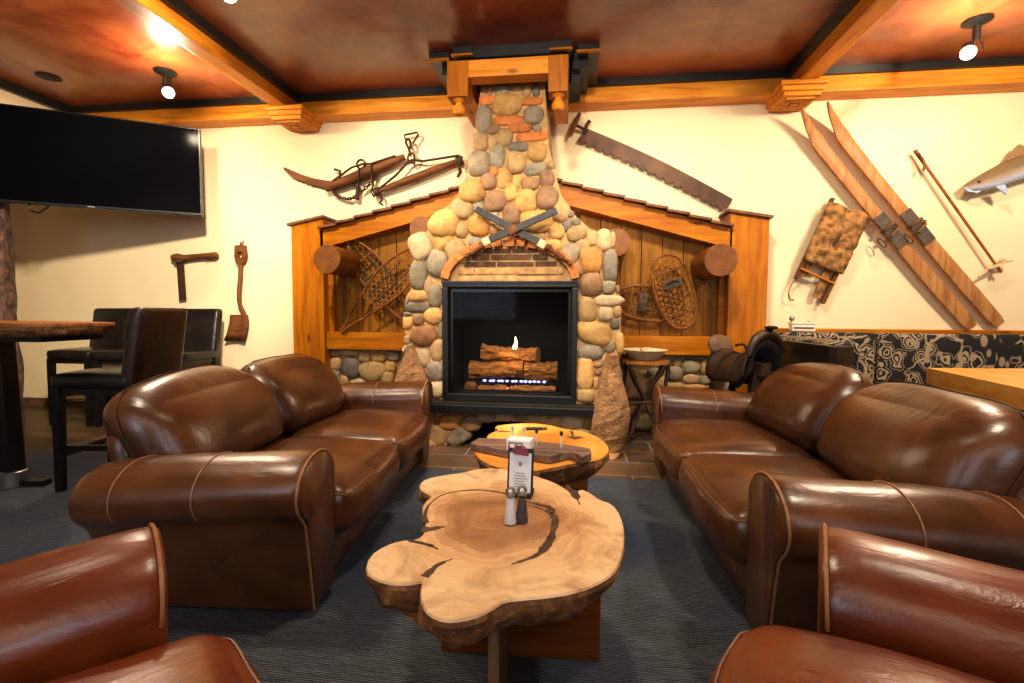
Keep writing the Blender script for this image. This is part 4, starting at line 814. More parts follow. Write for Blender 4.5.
# ------------------------------------------------------------------ leather seating
def softmap(c, s, r, puff=(0, 0, 0), shear=(0, 0), wr=0, seed=0, fr=3.0):
    c = Vector(c)
    def f(u, v, w):
        q = [math.sin(a*PI/2) for a in (u, v, w)]; p = Vector((q[0]*s[0], q[1]*s[1], q[2]*s[2])); inn = Vector([max(-(s[i]-r), min(s[i]-r, p[i])) for i in range(3)]); d = p-inn
        if d.length > 1e-9: p = inn+d.normalized()*r
        k = [1-a*a for a in q]
        p.x += puff[0]*sg(q[0], 1)*k[1]*k[2]*abs(q[0])**1.5; p.y += puff[1]*q[1]*k[0]*k[2]; p.z += puff[2]*q[2]*k[0]*k[1]
        if wr:
            nn = noise.noise(Vector((p.x*fr, p.y*fr*1.6, p.z*fr))+Vector((seed*5, seed, 0))); p += d.normalized()*wr*nn if d.length > 1e-9 else Vector((0, 0, wr*nn))
        p.x += shear[0]*p.z; p.y += shear[1]*p.z
        return c+p
    return f
def rim(f, w=.62, n=18, axis=2):
    pts = []
    for side in range(4):
        for i in range(n):
            a = -1+2*i/n; uv = ((a, -1), (1, a), (-a, 1), (-1, -a))[side]
            pts.append(f(uv[0], uv[1], w) if axis == 2 else (f(w, uv[0], uv[1]) if axis == 0 else f(uv[0], w, uv[1])))
    return pts

def seat_unit(name, label, cat, origin, ang, L, ncush, mat, D=.78, top=.59, cw=.0, back=True, backtop=.765, group=None, fwd=0, sz=0):
    """sofa or armchair: x forward from 0 at the arm fronts, y from 0 to L between the outer base faces"""
    t = thing(name, label, cat, (origin[0], origin[1], 0), R(ang), group)
    ai = .185                                   # inner face of an arm
    y0, y1 = ai-.01, L-ai+.01
    m = MB(); m.soft(softmap((-.41, L/2, .125), (.385, L/2-.02, .095), .03), 8); m.obj('base', mat, t)
    # arms: an oval roll over a panel that leans in towards the floor
    for k, sgn in ((0, 1), (1, -1)):
        yb = 0 if k == 0 else L
        prof = [(ai-.015, .03), (ai-.008, .22), (ai-.006, top-.20)]
        prof += [(.022+.152*math.cos(R(q)), top-.118+.118*math.sin(R(q))) for q in range(-14, 232, 12)]
        prof += [(-.058, top-.235), (-.035, top-.34), (.002, .03)]
        prof = [(yb+sgn*p[0], p[1]) for p in prof]
        cy = sum(p[0] for p in prof)/len(prof); cz = sum(p[1] for p in prof)/len(prof); n = len(prof)
        def ring(x, g):
            out = []
            for i, p in enumerate(prof):
                hi = max(0, min(1, (p[1]-.25)/.12)); gg = 1-(1-g)*(1 if i > 2 else .6)
                out.append(Vector((x+(.012*math.sin(PI*i/n) if x > -.02 else 0), cy+(p[0]-cy)*gg+.003*noise.noise(Vector((x*5, p[0]*6, p[1]*6))), max(.025, cz+(p[1]-cz)*gg+hi*(.05*x-.03*max(0, -x-.45)+.008*noise.noise(Vector((x*3, yb, 1))))))))
            return out
        m = MB(); rings = []
        for x, g in ((-D, .80), (-D+.012, .90), (-D+.04, .965), (-D+.09, .985), (-.64, 1), (-.56, 1), (-.5, .992), (-.44, 1), (-.36, 1), (-.26, .995), (-.16, 1), (-.06, 1), (-.02, .995), (-.004, .975), (.006, .93)):
            rings.append([m.bm.verts.new(v) for v in ring(x, g)])
        for a, b in zip(rings, rings[1:]):
            for i in range(n): m.bm.faces.new((a[i], a[(i+1) % n], b[(i+1) % n], b[i]))
        m.bm.faces.new(rings[0]); m.bm.faces.new(rings[-1]); bmesh.ops.triangulate(m.bm, faces=[f for f in m.bm.faces if len(f.verts) > 4])
        arm = m.obj('arm', mat, t, angle=60)
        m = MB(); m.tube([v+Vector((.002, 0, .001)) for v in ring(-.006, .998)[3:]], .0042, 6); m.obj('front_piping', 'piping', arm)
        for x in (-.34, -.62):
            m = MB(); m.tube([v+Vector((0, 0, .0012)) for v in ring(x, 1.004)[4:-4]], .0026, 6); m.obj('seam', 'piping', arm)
    # back frame
    m = MB(); m.soft(softmap((-D+.04, L/2, .33), (.05, L/2-.09, .29), .045, shear=(-.2, 0)), 8); m.obj('back_frame', mat, t)
    # seat cushions
    w = (y1-y0)/ncush
    for i in range(ncush):
        f = softmap((-.27+fwd, y0+w*(i+.5), .305+sz), (.335+cw, w/2-.002, .112+sz*.3), .085, (.03, .0, .03), wr=.014, seed=i+1)
        m = MB(); m.soft(f, 14); cu = m.obj('seat_cushion', mat, t, angle=80); sm = cu.modifiers.new('soften', 'SMOOTH'); sm.factor = .5; sm.iterations = 3
        m = MB(); m.tube([p*1 for p in rim(f, .52)], .0036, 6, closed=True); m.obj('piping', 'softpiping', cu)
    # back cushions sit over the back ends of the arms
    w = (L-.20)/ncush
    for i in range(ncush if back else 0):
        f = softmap((-.71, .10+w*(i+.5), backtop-.19), (.155, w/2+.012, .20), .15, (.05, .0, .03), shear=(-.42, 0), wr=.026, seed=i+7, fr=2.6)
        m = MB(); m.soft(f, 18); cu = m.obj('back_cushion', mat, t, angle=80); sm = cu.modifiers.new('soften', 'SMOOTH'); sm.factor = .5; sm.iterations = 10
        m = MB(); m.tube(rim(f, -.08, axis=0), .003, 6, closed=True); m.obj('seam', 'seam', cu)
    return t
seat_unit('leather_sofa', 'brown leather two-seat sofa on the left side, facing the coffee tables', 'sofa', (-.895, 1.575), 4.9, 1.85, 2, 'leather')
seat_unit('leather_sofa', 'brown leather two-seat sofa on the right side, in front of the booth', 'sofa', (.545, 3.415), 181.4, 1.87, 2, 'leather')
seat_unit('leather_armchair', 'chestnut leather armchair cut off by the lower left corner', 'armchair', (-.215, .335), 49, .95, 1, 'leather_red', cw=.03, top=.60, fwd=.02, sz=.035)
seat_unit('leather_armchair', 'chestnut leather armchair cut off by the lower right corner', 'armchair', (.57, 1.175), 156, .95, 1, 'leather_red', cw=.02, top=.60, fwd=.075, sz=.05)

# ------------------------------------------------------------------ live-edge coffee tables
def ribbon(m, pts, ws, z0, z1):
    pts = [Vector(p) for p in pts]; L_ = []; R_ = []
    for i, p in enumerate(pts):
        d = (pts[min(i+1, len(pts)-1)]-pts[max(i-1, 0)]).normalized(); nn = Vector((-d.y, d.x)); L_.append(tuple(p+nn*ws[i]*(1+.7*noise.noise(Vector((p.x*60, p.y*60, 1)))))); R_.append(tuple(p-nn*ws[i]*(1+.7*noise.noise(Vector((p.x*60, p.y*60, 5))))))
    m.prism(L_+R_[::-1], z0, z1, 'XY')
def slab_table(label, outline, centre, z, th, mat, seed, group):
    t = thing('slab_coffee_table', label, 'coffee table', (centre[0], centre[1], 0), 0, group)
    pts = [Vector((p[0]-centre[0], p[1]-centre[1])) for p in outline]; pts = [Vector((p[0], p[1])) for p in smooth_path([(p.x, p.y) for p in pts], 1, True)]; n = len(pts)
    nr = []
    for i in range(n):
        d = (pts[(i+1) % n]-pts[i-1]).normalized(); nr.append(Vector((-d.y, d.x)))
    if sum((pts[i].x*pts[(i+1) % n].y-pts[(i+1) % n].x*pts[i].y) for i in range(n)) < 0: nr = [-x for x in nr]   # inward normals for ccw
    m = MB(); A = [m.bm.verts.new((p.x, p.y, z)) for p in pts]; B = [m.bm.verts.new((p.x-q.x*.003, p.y-q.y*.003, z-.005)) for p, q in zip(pts, nr)]
    f = m.bm.faces.new(A); m.bm.faces.new(B[::-1])
    for i in range(n): m.bm.faces.new((A[i], A[(i+1) % n], B[(i+1) % n], B[i]))
    bmesh.ops.triangulate(m.bm, faces=[f for f in m.bm.faces if len(f.verts) > 4]); top = m.obj('slab_top', mat, t, smooth=False)
    m = MB(); prev = None; lev = [(-.002, 0.0), (-.014, -.004), (-.032, .002), (-.055, .016), (-.078, .034), (-th, .06)]; rings = []
    for k, (dz, ins) in enumerate(lev):
        ring = []
        for i, (p, q) in enumerate(zip(pts, nr)):
            a = noise.noise(Vector((p.x*9, p.y*9, dz*16+seed))); b = noise.noise(Vector((p.x*28, p.y*28, dz*30+seed)))
            ii = ins+(a*.022+b*.010 if k > 1 else 0); v = p+q*ii; ring.append(m.bm.verts.new((v.x, v.y, z-.003+dz+(b*.006 if k > 1 else 0))))
        rings.append(ring)
    for a, b in zip(rings, rings[1:]):
        for i in range(n): m.bm.faces.new((a[i], a[(i+1) % n], b[(i+1) % n], b[i]))
    m.bm.faces.new(rings[-1][::-1]); bmesh.ops.triangulate(m.bm, faces=[f for f in m.bm.faces if len(f.verts) > 4]); m.obj('bark_edge', 'bark', t, angle=25)
    return t, top
T1 = [(-0.49, 1.095), (-0.511, 1.166), (-0.494, 1.222), (-0.465, 1.256), (-0.421, 1.268), (-0.411, 1.306), (-0.429, 1.383), (-0.463, 1.452), (-0.482, 1.522), (-0.471, 1.577), (-0.486, 1.602), (-0.531, 1.644), (-0.55, 1.692), (-0.544, 1.746), (-0.487, 1.801), (-0.429, 1.833), (-0.378, 1.89), (-0.313, 1.912), (-0.23, 1.887), (-0.148, 1.84), (-0.078, 1.784), (-0.029, 1.718), (-0.004, 1.655), (0.02, 1.726), (0.054, 1.692), (0.081, 1.632), (0.122, 1.603), (0.14, 1.518), (0.141, 1.399), (0.125, 1.279), (0.103, 1.194), (0.079, 1.149), (0.038, 1.105), (-0.006, 1.074), (-0.06, 1.051), (-0.113, 1.036), (-0.149, 1.023), (-0.164, 0.999), (-0.188, 0.967), (-0.221, 0.946), (-0.254, 0.938), (-0.29, 0.953), (-0.315, 0.985), (-0.335, 1.035), (-0.341, 1.076), (-0.369, 1.059), (-0.407, 1.054), (-0.45, 1.065)]
T2 = [(-0.449, 2.154), (-0.449, 2.221), (-0.395, 2.263), (-0.429, 2.369), (-0.445, 2.487), (-0.397, 2.582), (-0.444, 2.669), (-0.363, 2.731), (-0.255, 2.774), (-0.14, 2.742), (-0.082, 2.679), (-0.017, 2.643), (0.036, 2.629), (0.106, 2.532), (0.148, 2.402), (0.155, 2.28), (0.127, 2.18), (0.086, 2.114), (0.001, 2.073), (-0.08, 2.006), (-0.157, 1.942), (-0.236, 1.93), (-0.3, 1.959), (-0.373, 2.016)]
def tables():
    c = (-.18, 1.42); t, top = slab_table('pale burl slab coffee table in the foreground with dark cracks in its top', T1, c, .46, .095, 'slab1', 3, None)
    rel = lambda L: [(x-c[0], y-c[1]) for x, y in L]
    for pts, ws in (([(-.20, 1.60), (-.149, 1.578), (-.109, 1.562), (-.069, 1.54), (-.062, 1.505), (-.075, 1.49)], [.002, .004, .009, .012, .006, .002]),
                    ([(-.148, 1.552), (-.105, 1.535), (-.07, 1.497), (-.053, 1.462), (-.056, 1.392), (-.061, 1.328), (-.074, 1.268), (-.096, 1.221), (-.122, 1.20), (-.150, 1.175)], [.001, .002, .006, .011, .010, .012, .011, .006, .004, .001]),
                    ([(-.03, 1.755), (-.002, 1.69), (.019, 1.58)], [.008, .013, .002]), ([(-.44, 1.262), (-.385, 1.247), (-.35, 1.225)], [.006, .005, .002]),
                    ([(-.43, 1.375), (-.458, 1.45), (-.462, 1.55), (-.43, 1.625), (-.34, 1.668), (-.25, 1.655), (-.20, 1.62)], [.009, .005, .002, .002, .003, .004, .001]),
                    ([(-.345, 1.09), (-.33, 1.15), (-.30, 1.18)], [.010, .006, .001]), ([(-.43, 1.33), (-.39, 1.345), (-.37, 1.36)], [.016, .010, .003])):
        m = MB(); ribbon(m, [tuple(p) for p in smooth_path(rel(pts), 2)], [ws[min(len(ws)-1, int(i*len(ws)/len(smooth_path(rel(pts), 2))))] for i in range(len(smooth_path(rel(pts), 2)))], .455, .4612); m.obj('crack', 'resin', top, smooth=False)
    m = MB(); m.ends((-.415-c[0], 1.50-c[1], .18), (.085-c[0], 1.52-c[1], .18), .045, .36, bev=.003); m.obj('pedestal_board', 'pedestal', t, smooth=False)
    m = MB(); m.ends((-.205-c[0], 1.485-c[1], .18), (-.185-c[0], 1.12-c[1], .18), .027, .36, bev=.003); m.obj('pedestal_board', 'leggrey', t, smooth=False)['label'] = 'grey pedestal board seen edge on'
    c = (-.15, 2.35); t, top = slab_table('amber slab coffee table nearer the hearth with a long grey plank on it', T2, c, .45, .10, 'slab2', 11, None)
    rel2 = lambda L: [(x-c[0], y-c[1]) for x, y in L]
    for pts, ws in (([(-.03, 2.50), (.0, 2.47), (.03, 2.50)], [.02, .028, .012]), ([(-.40, 2.56), (-.36, 2.55), (-.33, 2.55)], [.012, .010, .003]), ([(-.02, 2.62), (-.01, 2.52)], [.008, .004])):
        m = MB(); ribbon(m, rel2(pts), ws, .445, .4512); m.obj('crack', 'resin', top, smooth=False)
    m = MB(); m.ends((-.36-c[0], 2.20-c[1], .175), (.06-c[0], 2.20-c[1], .175), .05, .35, bev=.003); m.obj('pedestal_board', 'pedestal', t, smooth=False)
    m = MB(); m.ends((-.14-c[0], 2.22-c[1], .175), (-.14-c[0], 2.60-c[1], .175), .05, .35, bev=.003); m.obj('pedestal_board', 'pedestal', t, smooth=False)
    # grey plank with pegs
    pl = [(-0.47, 2.17), (-0.45, 2.26), (-0.295, 2.27), (-0.066, 2.22), (0.065, 2.165), (0.07, 2.10), (.03, 2.03), (-0.02, 2.10), (-0.10, 2.02), (-0.187, 2.05), (-0.298, 2.08)]
    m = MB(); m.prism(pl, .452, .488, 'XY'); bmesh.ops.bevel(m.bm, geom=list(m.bm.edges), offset=.004, segments=1, affect='EDGES')
    tag(m.obj('live_edge_plank', 'greyplank', smooth=False), 'long grey live-edge plank lying across the far coffee table', 'plank')
    for (x, y), mt, lab in (((-.285, 2.235), 'pegwhite', 'white peg standing in the grey plank, first from the left'), ((-.232, 2.23), 'pegwhite', 'white peg standing in the grey plank, second from the left'), ((-.171, 2.19), 'pegdark', 'dark-headed peg standing in the grey plank, third from the left'), ((-.06, 2.16), 'pegdark', 'dark-headed peg standing at the right of the grey plank')):
        p = thing('game_peg', lab, 'peg', (x, y, .487), group='pegs in the grey plank'); m = MB(); m.lathe([(.004, 0), (.004, .05), (.003, .055), (0, .056)], n=10); m.obj('shaft', 'pegwhite', p)
        m = MB(); m.lathe([(.004, .05), (.007, .056), (.008, .064), (.005, .071), (0, .072)], n=12); m.obj('head', mt, p)
    m = MB(); m.box((0, 0, .022), (.105, .075, .044), (Vector((0, 0, 1)), R(-8)), bev=.003); b = m.obj('card_box', 'card', smooth=False, loc=(-.235, 2.11, .488)); tag(b, 'small white box on the grey plank behind the menu holder', 'box')
    m = MB(); m.cyl((-.26, 2.60, .459), (-.175, 2.615, .459), .008, 12); pn = m.obj('marker_pen', 'pen'); tag(pn, 'black marker lying near the back of the far coffee table', 'pen')
    m = MB(); m.cyl((-.175, 2.615, .459), (-.15, 2.619, .459), .006, 10); m.obj('cap', 'pegdark', pn)
    # menu clip holder
    t = thing('menu_holder', 'small upright menu card in a black clip frame on the near coffee table', 'menu holder', (-.182, 1.62, .461), R(-4))
    tilt = Matrix.Rotation(R(-8), 4, 'X')
    def tb(name, mat, c, d, par=t, bev=0):
        m = MB(); m.box(c, d, bev=bev); bmesh.ops.transform(m.bm, matrix=tilt, verts=list(m.bm.verts)); return m.obj(name, mat, par, smooth=False)
    m = MB(); m.box((0, .02, .008), (.085, .07, .014), bev=.003); m.obj('foot', 'blackmetal', t, smooth=False)
    bk = tb('back_board', 'blackmetal', (0, .004, .085), (.088, .005, .15), bev=.001)
    cd = tb('menu_card', 'card', (0, -.001, .079), (.074, .003, .132))
    m = MB()
    for k in range(7): m.box((.002*(k % 3)-.002, -.003, .078-.009*k), (.034+.006*(k % 3), .001, .0022))
    bmesh.ops.transform(m.bm, matrix=tilt, verts=list(m.bm.verts)); m.obj('printed_lines', 'ink', cd, smooth=False)
    m = MB(); m.box((.0, -.003, .108), (.011, .001, .014)); bmesh.ops.transform(m.bm, matrix=tilt, verts=list(m.bm.verts)); m.obj('emblem', 'ink', cd, smooth=False)
    m = MB(); m.prism([(-.024, .142), (.026, .137), (.03, .15), (.012, .168), (-.012, .17), (-.028, .158)], -.012, -.003); bmesh.ops.transform(m.bm, matrix=tilt, verts=list(m.bm.verts)); m.obj('clip_tab', 'magenta', t, smooth=False)
    m = MB(); m.tube([(-.02, -.01, .158), (-.016, -.012, .176), (.004, -.012, .178), (.01, -.01, .16)], .0035, 6); m.tube([(-.042, 0, .158), (-.042, 0, .176), (-.02, -.004, .178)], .003, 6); bmesh.ops.transform(m.bm, matrix=tilt, verts=list(m.bm.verts)); m.obj('wire_clip', 'chrome', t)
    for x, y, fill, lab, fh, nm in ((-.184, 1.405, 'saltfill', 'glass salt shaker full of white salt in front of the menu card', .078, 'salt_shaker'), (-.152, 1.42, 'pepperfill', 'glass pepper shaker with grey pepper in front of the menu card', .066, 'pepper_shaker')):
        t = thing(nm, lab, 'shaker', (x, y, .461)); m = MB(); m.lathe([(.018, 0), (.0195, .004), (.015, .05), (.0128, .082), (.0135, .086)], n=20); m.obj('glass_body', 'clear', t)
        m = MB(); m.lathe([(.0175, .003), (.0185, .008), (.0142, .05), (.0120, fh), (0, fh+.001)], n=20); m.obj('filling', fill, t)
        m = MB(); m.lathe([(.0135, .084), (.0148, .088), (.0148, .100), (.011, .106), (0, .108)], n=20); m.obj('lid', 'chrome', t)
tables()

# ------------------------------------------------------------------ bar stools and pub table
def bar_stool(label, loc, ang, leath, group=None):
    """faces local +x; origin on the floor under the middle of the seat"""
    t = thing('bar_stool', label, 'bar stool', (loc[0], loc[1], 0), R(ang), group)
    m = MB(); m.soft(softmap((0, 0, .655), (.235, .225, .045), .03, (0, 0, .012), wr=.004), 9); m.obj('seat', 'blackleather', t, angle=70)
    m = MB(); m.soft(softmap((-.235, 0, .845), (.045, .222, .245), .035, (.01, 0, 0), shear=(-.16, 0), wr=.004), 10); bk = m.obj('backrest', leath, t, angle=70)
    m = MB(); f = softmap((-.235, 0, .845), (.045, .222, .245), .035, shear=(-.16, 0)); m.tube(rim(f, -.55, axis=0), .003, 5, closed=True); m.obj('seam', 'seam', bk)
    for x in (-1, 1):
        for y in (-1, 1):
            m = MB(); w = .024; xx, yy = x*.205, y*.195; ex = -.03 if x < 0 else .012
            V = [m.bm.verts.new((xx+ex*(0 if z else 1)+a*w*(1 if z else .8), yy+b*w*(1 if z else .8), z)) for z in (0, .62) for a, b in ((-1, -1), (1, -1), (1, 1), (-1, 1))]
            for i in range(4): m.bm.faces.new((V[i], V[(i+1) % 4], V[4+(i+1) % 4], V[4+i]))
            m.bm.faces.new(V[:4]); m.bm.faces.new(V[4:]); m.obj('leg', 'blackwood', t, smooth=False)
    for a, b, z in (((.205, -.195), (.205, .195), .22), ((-.215, -.195), (-.215, .195), .30), ((-.215, -.195), (.205, -.195), .26), ((-.215, .195), (.205, .195), .26)):
        m = MB(); m.ends((a[0], a[1], z), (b[0], b[1], z), .02, .034); m.obj('stretcher', 'blackwood', t, smooth=False)
    m = MB(); m.box((-.01, 0, .60), (.43, .41, .05)); m.obj('apron', 'blackwood', t, smooth=False)
bar_stool('near black bar stool at the live-edge pub table, its maroon back towards the sofa', (-2.83, 2.74), 188, 'maroonleather')
for x, lab in ((-4.62, 'black bar stool against the back wall, leftmost in the row of three'), (-4.14, 'black bar stool against the back wall, middle of the row of three'), (-3.68, 'black bar stool against the back wall, nearest the froe and shovel')):
    bar_stool(lab, (x, 4.19), -90, 'blackleather', 'bar stools along the back wall')

def pub_table():
    t = thing('pub_table', 'tall live-edge wood pub table on a black post at the left edge', 'table', (-3.42, 2.52, 0))
    rnd = random.Random(6); pts = []
    for i in range(40):
        a = 2*PI*i/40; r = 1+.06*noise.noise(Vector((math.cos(a)*2, math.sin(a)*2, 3))); pts.append((-3.42+.74*sg(math.cos(a), .75)*r, 2.46+.30*sg(math.sin(a), .7)*r))
    m = MB(); m.prism(pts, .985, 1.0, 'XY'); part_w(m, 'slab_top', 'pubtop', t, smooth=False)
    m = MB(); rings = []
    for z, s in ((.986, 1.0), (.965, .995), (.945, .97), (.93, .92)):
        rings.append([m.bm.verts.new((-3.42+(p[0]+3.42)*(s+.03*noise.noise(Vector((p[0]*9, p[1]*9, z*30)))), 2.46+(p[1]-2.46)*(s+.04*noise.noise(Vector((p[0]*9, p[1]*9, z*30)))), z)) for p in pts])
    for a, b in zip(rings, rings[1:]):
        for i in range(40): m.bm.faces.new((a[i], a[(i+1) % 40], b[(i+1) % 40], b[i]))
    m.bm.faces.new(rings[-1]); m.bm.faces.new(rings[0]); part_w(m, 'bark_edge', 'bark', t, angle=25)
    m = MB(); m.box((-3.42, 2.50, .915), (1.1, .36, .035)); part_w(m, 'support_plate', 'blackmetal', t, smooth=False)
    m = MB(); m.ends((-3.40, 2.56, .05), (-3.42, 2.55, .90), .088, .088, up=(0, 1, 0), bev=.006); lg = part_w(m, 'leg', 'blackmetal', t, smooth=False)
    m = MB(); m.lathe([(.07, .0), (.07, .09), (.064, .095), (0, .095)], (-3.40, 2.56, 0), 24); part_w(m, 'foot_sleeve', 'chrome', t)
    m = MB(); m.ends((-3.40, 2.56, .02), (-3.2, 2.59, .02), .06, .03); m.ends((-3.40, 2.56, .02), (-3.9, 2.5, .02), .06, .03); part_w(m, 'foot_bar', 'blackmetal', t, smooth=False)
pub_table()

def pillar():
    m = MB(); n = 28; rings = []
    for k in range(40):
        z = k/39*2.7; rings.append([m.bm.verts.new((-5.19+(.30+.05*(1-z/2.7)**2+.05*noise.noise(Vector((math.cos(a)*2.2, math.sin(a)*2.2, z*1.2)))+.035*noise.noise(Vector((math.cos(a)*6, math.sin(a)*6, z*4)))) *math.cos(a), 3.62+(.30+.05*noise.noise(Vector((math.cos(a)*3, math.sin(a)*3, z*2))))*math.sin(a), z)) for a in [2*PI*i/n for i in range(n)]])
    for a, b in zip(rings, rings[1:]):
        for i in range(n): m.bm.faces.new((a[i], a[(i+1) % n], b[(i+1) % n], b[i]))
    m.bm.faces.new(rings[0]); m.bm.faces.new(rings[-1]); o = m.obj('tree_trunk_pillar', 'pillarbark', angle=25); o['kind'] = 'structure'; o['label'] = 'rough bark trunk pillar at the left edge under the television'
pillar()

def television():
    A = Vector((-3.49, 4.30)); B = Vector((-4.80, 3.53)); d = (B-A); ang = math.atan2(d.y, d.x); Ln = d.length
    t = thing('television', 'large black flat television angled out from the left wall near the ceiling', 'television', (A.x, A.y, 1.955), ang)
    # local x along the screen, local +y is towards the room (camera side)
    m = MB(); m.box((Ln/2, -.03, .40), (Ln, .06, .80), bev=.008); cs = m.obj('case', 'tvcase', t, smooth=False)
    m = MB(); m.box((Ln/2, .0015, .405), (Ln-.03, .004, .765)); m.obj('screen', 'screen', t, smooth=False)
    m = MB(); m.box((Ln*.55, .002, .012), (.05, .004, .008)); m.obj('badge', 'chrome', cs, smooth=False)
    m = MB(); m.box((Ln*.5, -.17, .45), (.24, .22, .22)); m.ends((Ln*.5, -.2, .45), (Ln*.5+.1, -.92, .45), .08, .1); m.obj('wall_bracket', 'blackmetal', t, smooth=False)
    m = MB(); m.tube(smooth_path([(Ln*.83, -.05, .02), (Ln*.84, -.05, -.04), (Ln*.80, -.05, -.07), (Ln*.77, -.05, -.03), (Ln*.74, -.06, .02)], 2), .008, 6); m.obj('cable', 'tvcase', t)
television()

# ------------------------------------------------------------------ booth side
def booth():
    t = thing('booth_bench', 'booth bench with black floral upholstery and black end panel along the right wall', 'bench', (1.45, 4.4, 0))
    m = MB(); m.box((1.525, 3.75, .443), (.05, 1.22, .886), bev=.004); m.ends((1.50, 3.14, .443), (1.635, 3.225, .443), .05, .886, bev=.004); part_w(m, 'end_panel', 'benchblack', t, smooth=False)
    m = MB(); m.soft(softmap((1.65, 3.85, .68), (.095, .54, .225), .03), 8); part_w(m, 'side_back', 'floral', t, angle=70)
    for x0, x1 in ((1.75, 2.485), (2.50, 4.4)):
        m = MB(); m.soft(softmap(((x0+x1)/2, 4.57, .66), ((x1-x0)/2, .085, .262), .03), 8); part_w(m, 'wall_back', 'floral', t, angle=70)
    m = MB(); m.soft(softmap((3.05, 4.23, .43), (1.36, .26, .06), .04), 8); part_w(m, 'seat_pad', 'greyfabric', t, angle=70)
    m = MB(); m.box((3.05, 4.27, .19), (2.7, .42, .37)); part_w(m, 'seat_box', 'benchblack', t, smooth=False)
    m = MB(); m.soft(softmap((2.95, 2.55, .43), (.75, .30, .16), .05), 8); o = m.obj('bench_seat', 'greyfabric', angle=70); tag(o, 'grey fabric bench seat in front of the pine booth table', 'bench')
    t = thing('booth_table', 'thick pale pine booth table at the right edge behind the right sofa', 'table', (2.6, 3.0, 0))
    m = MB(); m.prism([(1.98, 2.42), (2.15, 3.36), (3.35, 3.52), (3.35, 2.55)], .655, .75, 'XY'); bmesh.ops.bevel(m.bm, geom=[e for e in m.bm.edges if len(e.link_faces) == 2 and abs(e.calc_face_angle(0)) > .5], offset=.006, segments=2, affect='EDGES'); part_w(m, 'table_top', 'tabletop', t, smooth=False)
    m = MB(); m.box((2.7, 3.0, .33), (.12, .12, .66)); m.box((2.7, 3.0, .02), (.6, .6, .04)); part_w(m, 'pedestal', 'blackmetal', t, smooth=False)
    # little white set on the rail
    t = thing('enamel_box', 'small cream enamel box with knobs on top of the booth back', 'box', (1.92, 4.55, .923))
    m = MB(); m.box((0, 0, .035), (.19, .07, .058), bev=.008); m.obj('body', 'white', t, smooth=False)
    m = MB(); m.box((0, 0, .074), (.205, .08, .016), bev=.006); m.obj('lid', 'white', t, smooth=False)
    m = MB(); m.box((.0, -.037, .035), (.16, .004, .010)); m.obj('dark_slot', 'rust', t, smooth=False)
    for x, r, zz in ((-.085, .022, .10), (.05, .010, .088)):
        m = MB(); m.lathe([(r*.4, -.02), (r*.5, 0), (r, r*.6), (r, r*1.2), (r*.5, r*1.8), (0, r*1.85)], (x, 0, zz-.006), 16); m.obj('knob', 'chrome', t)
booth()

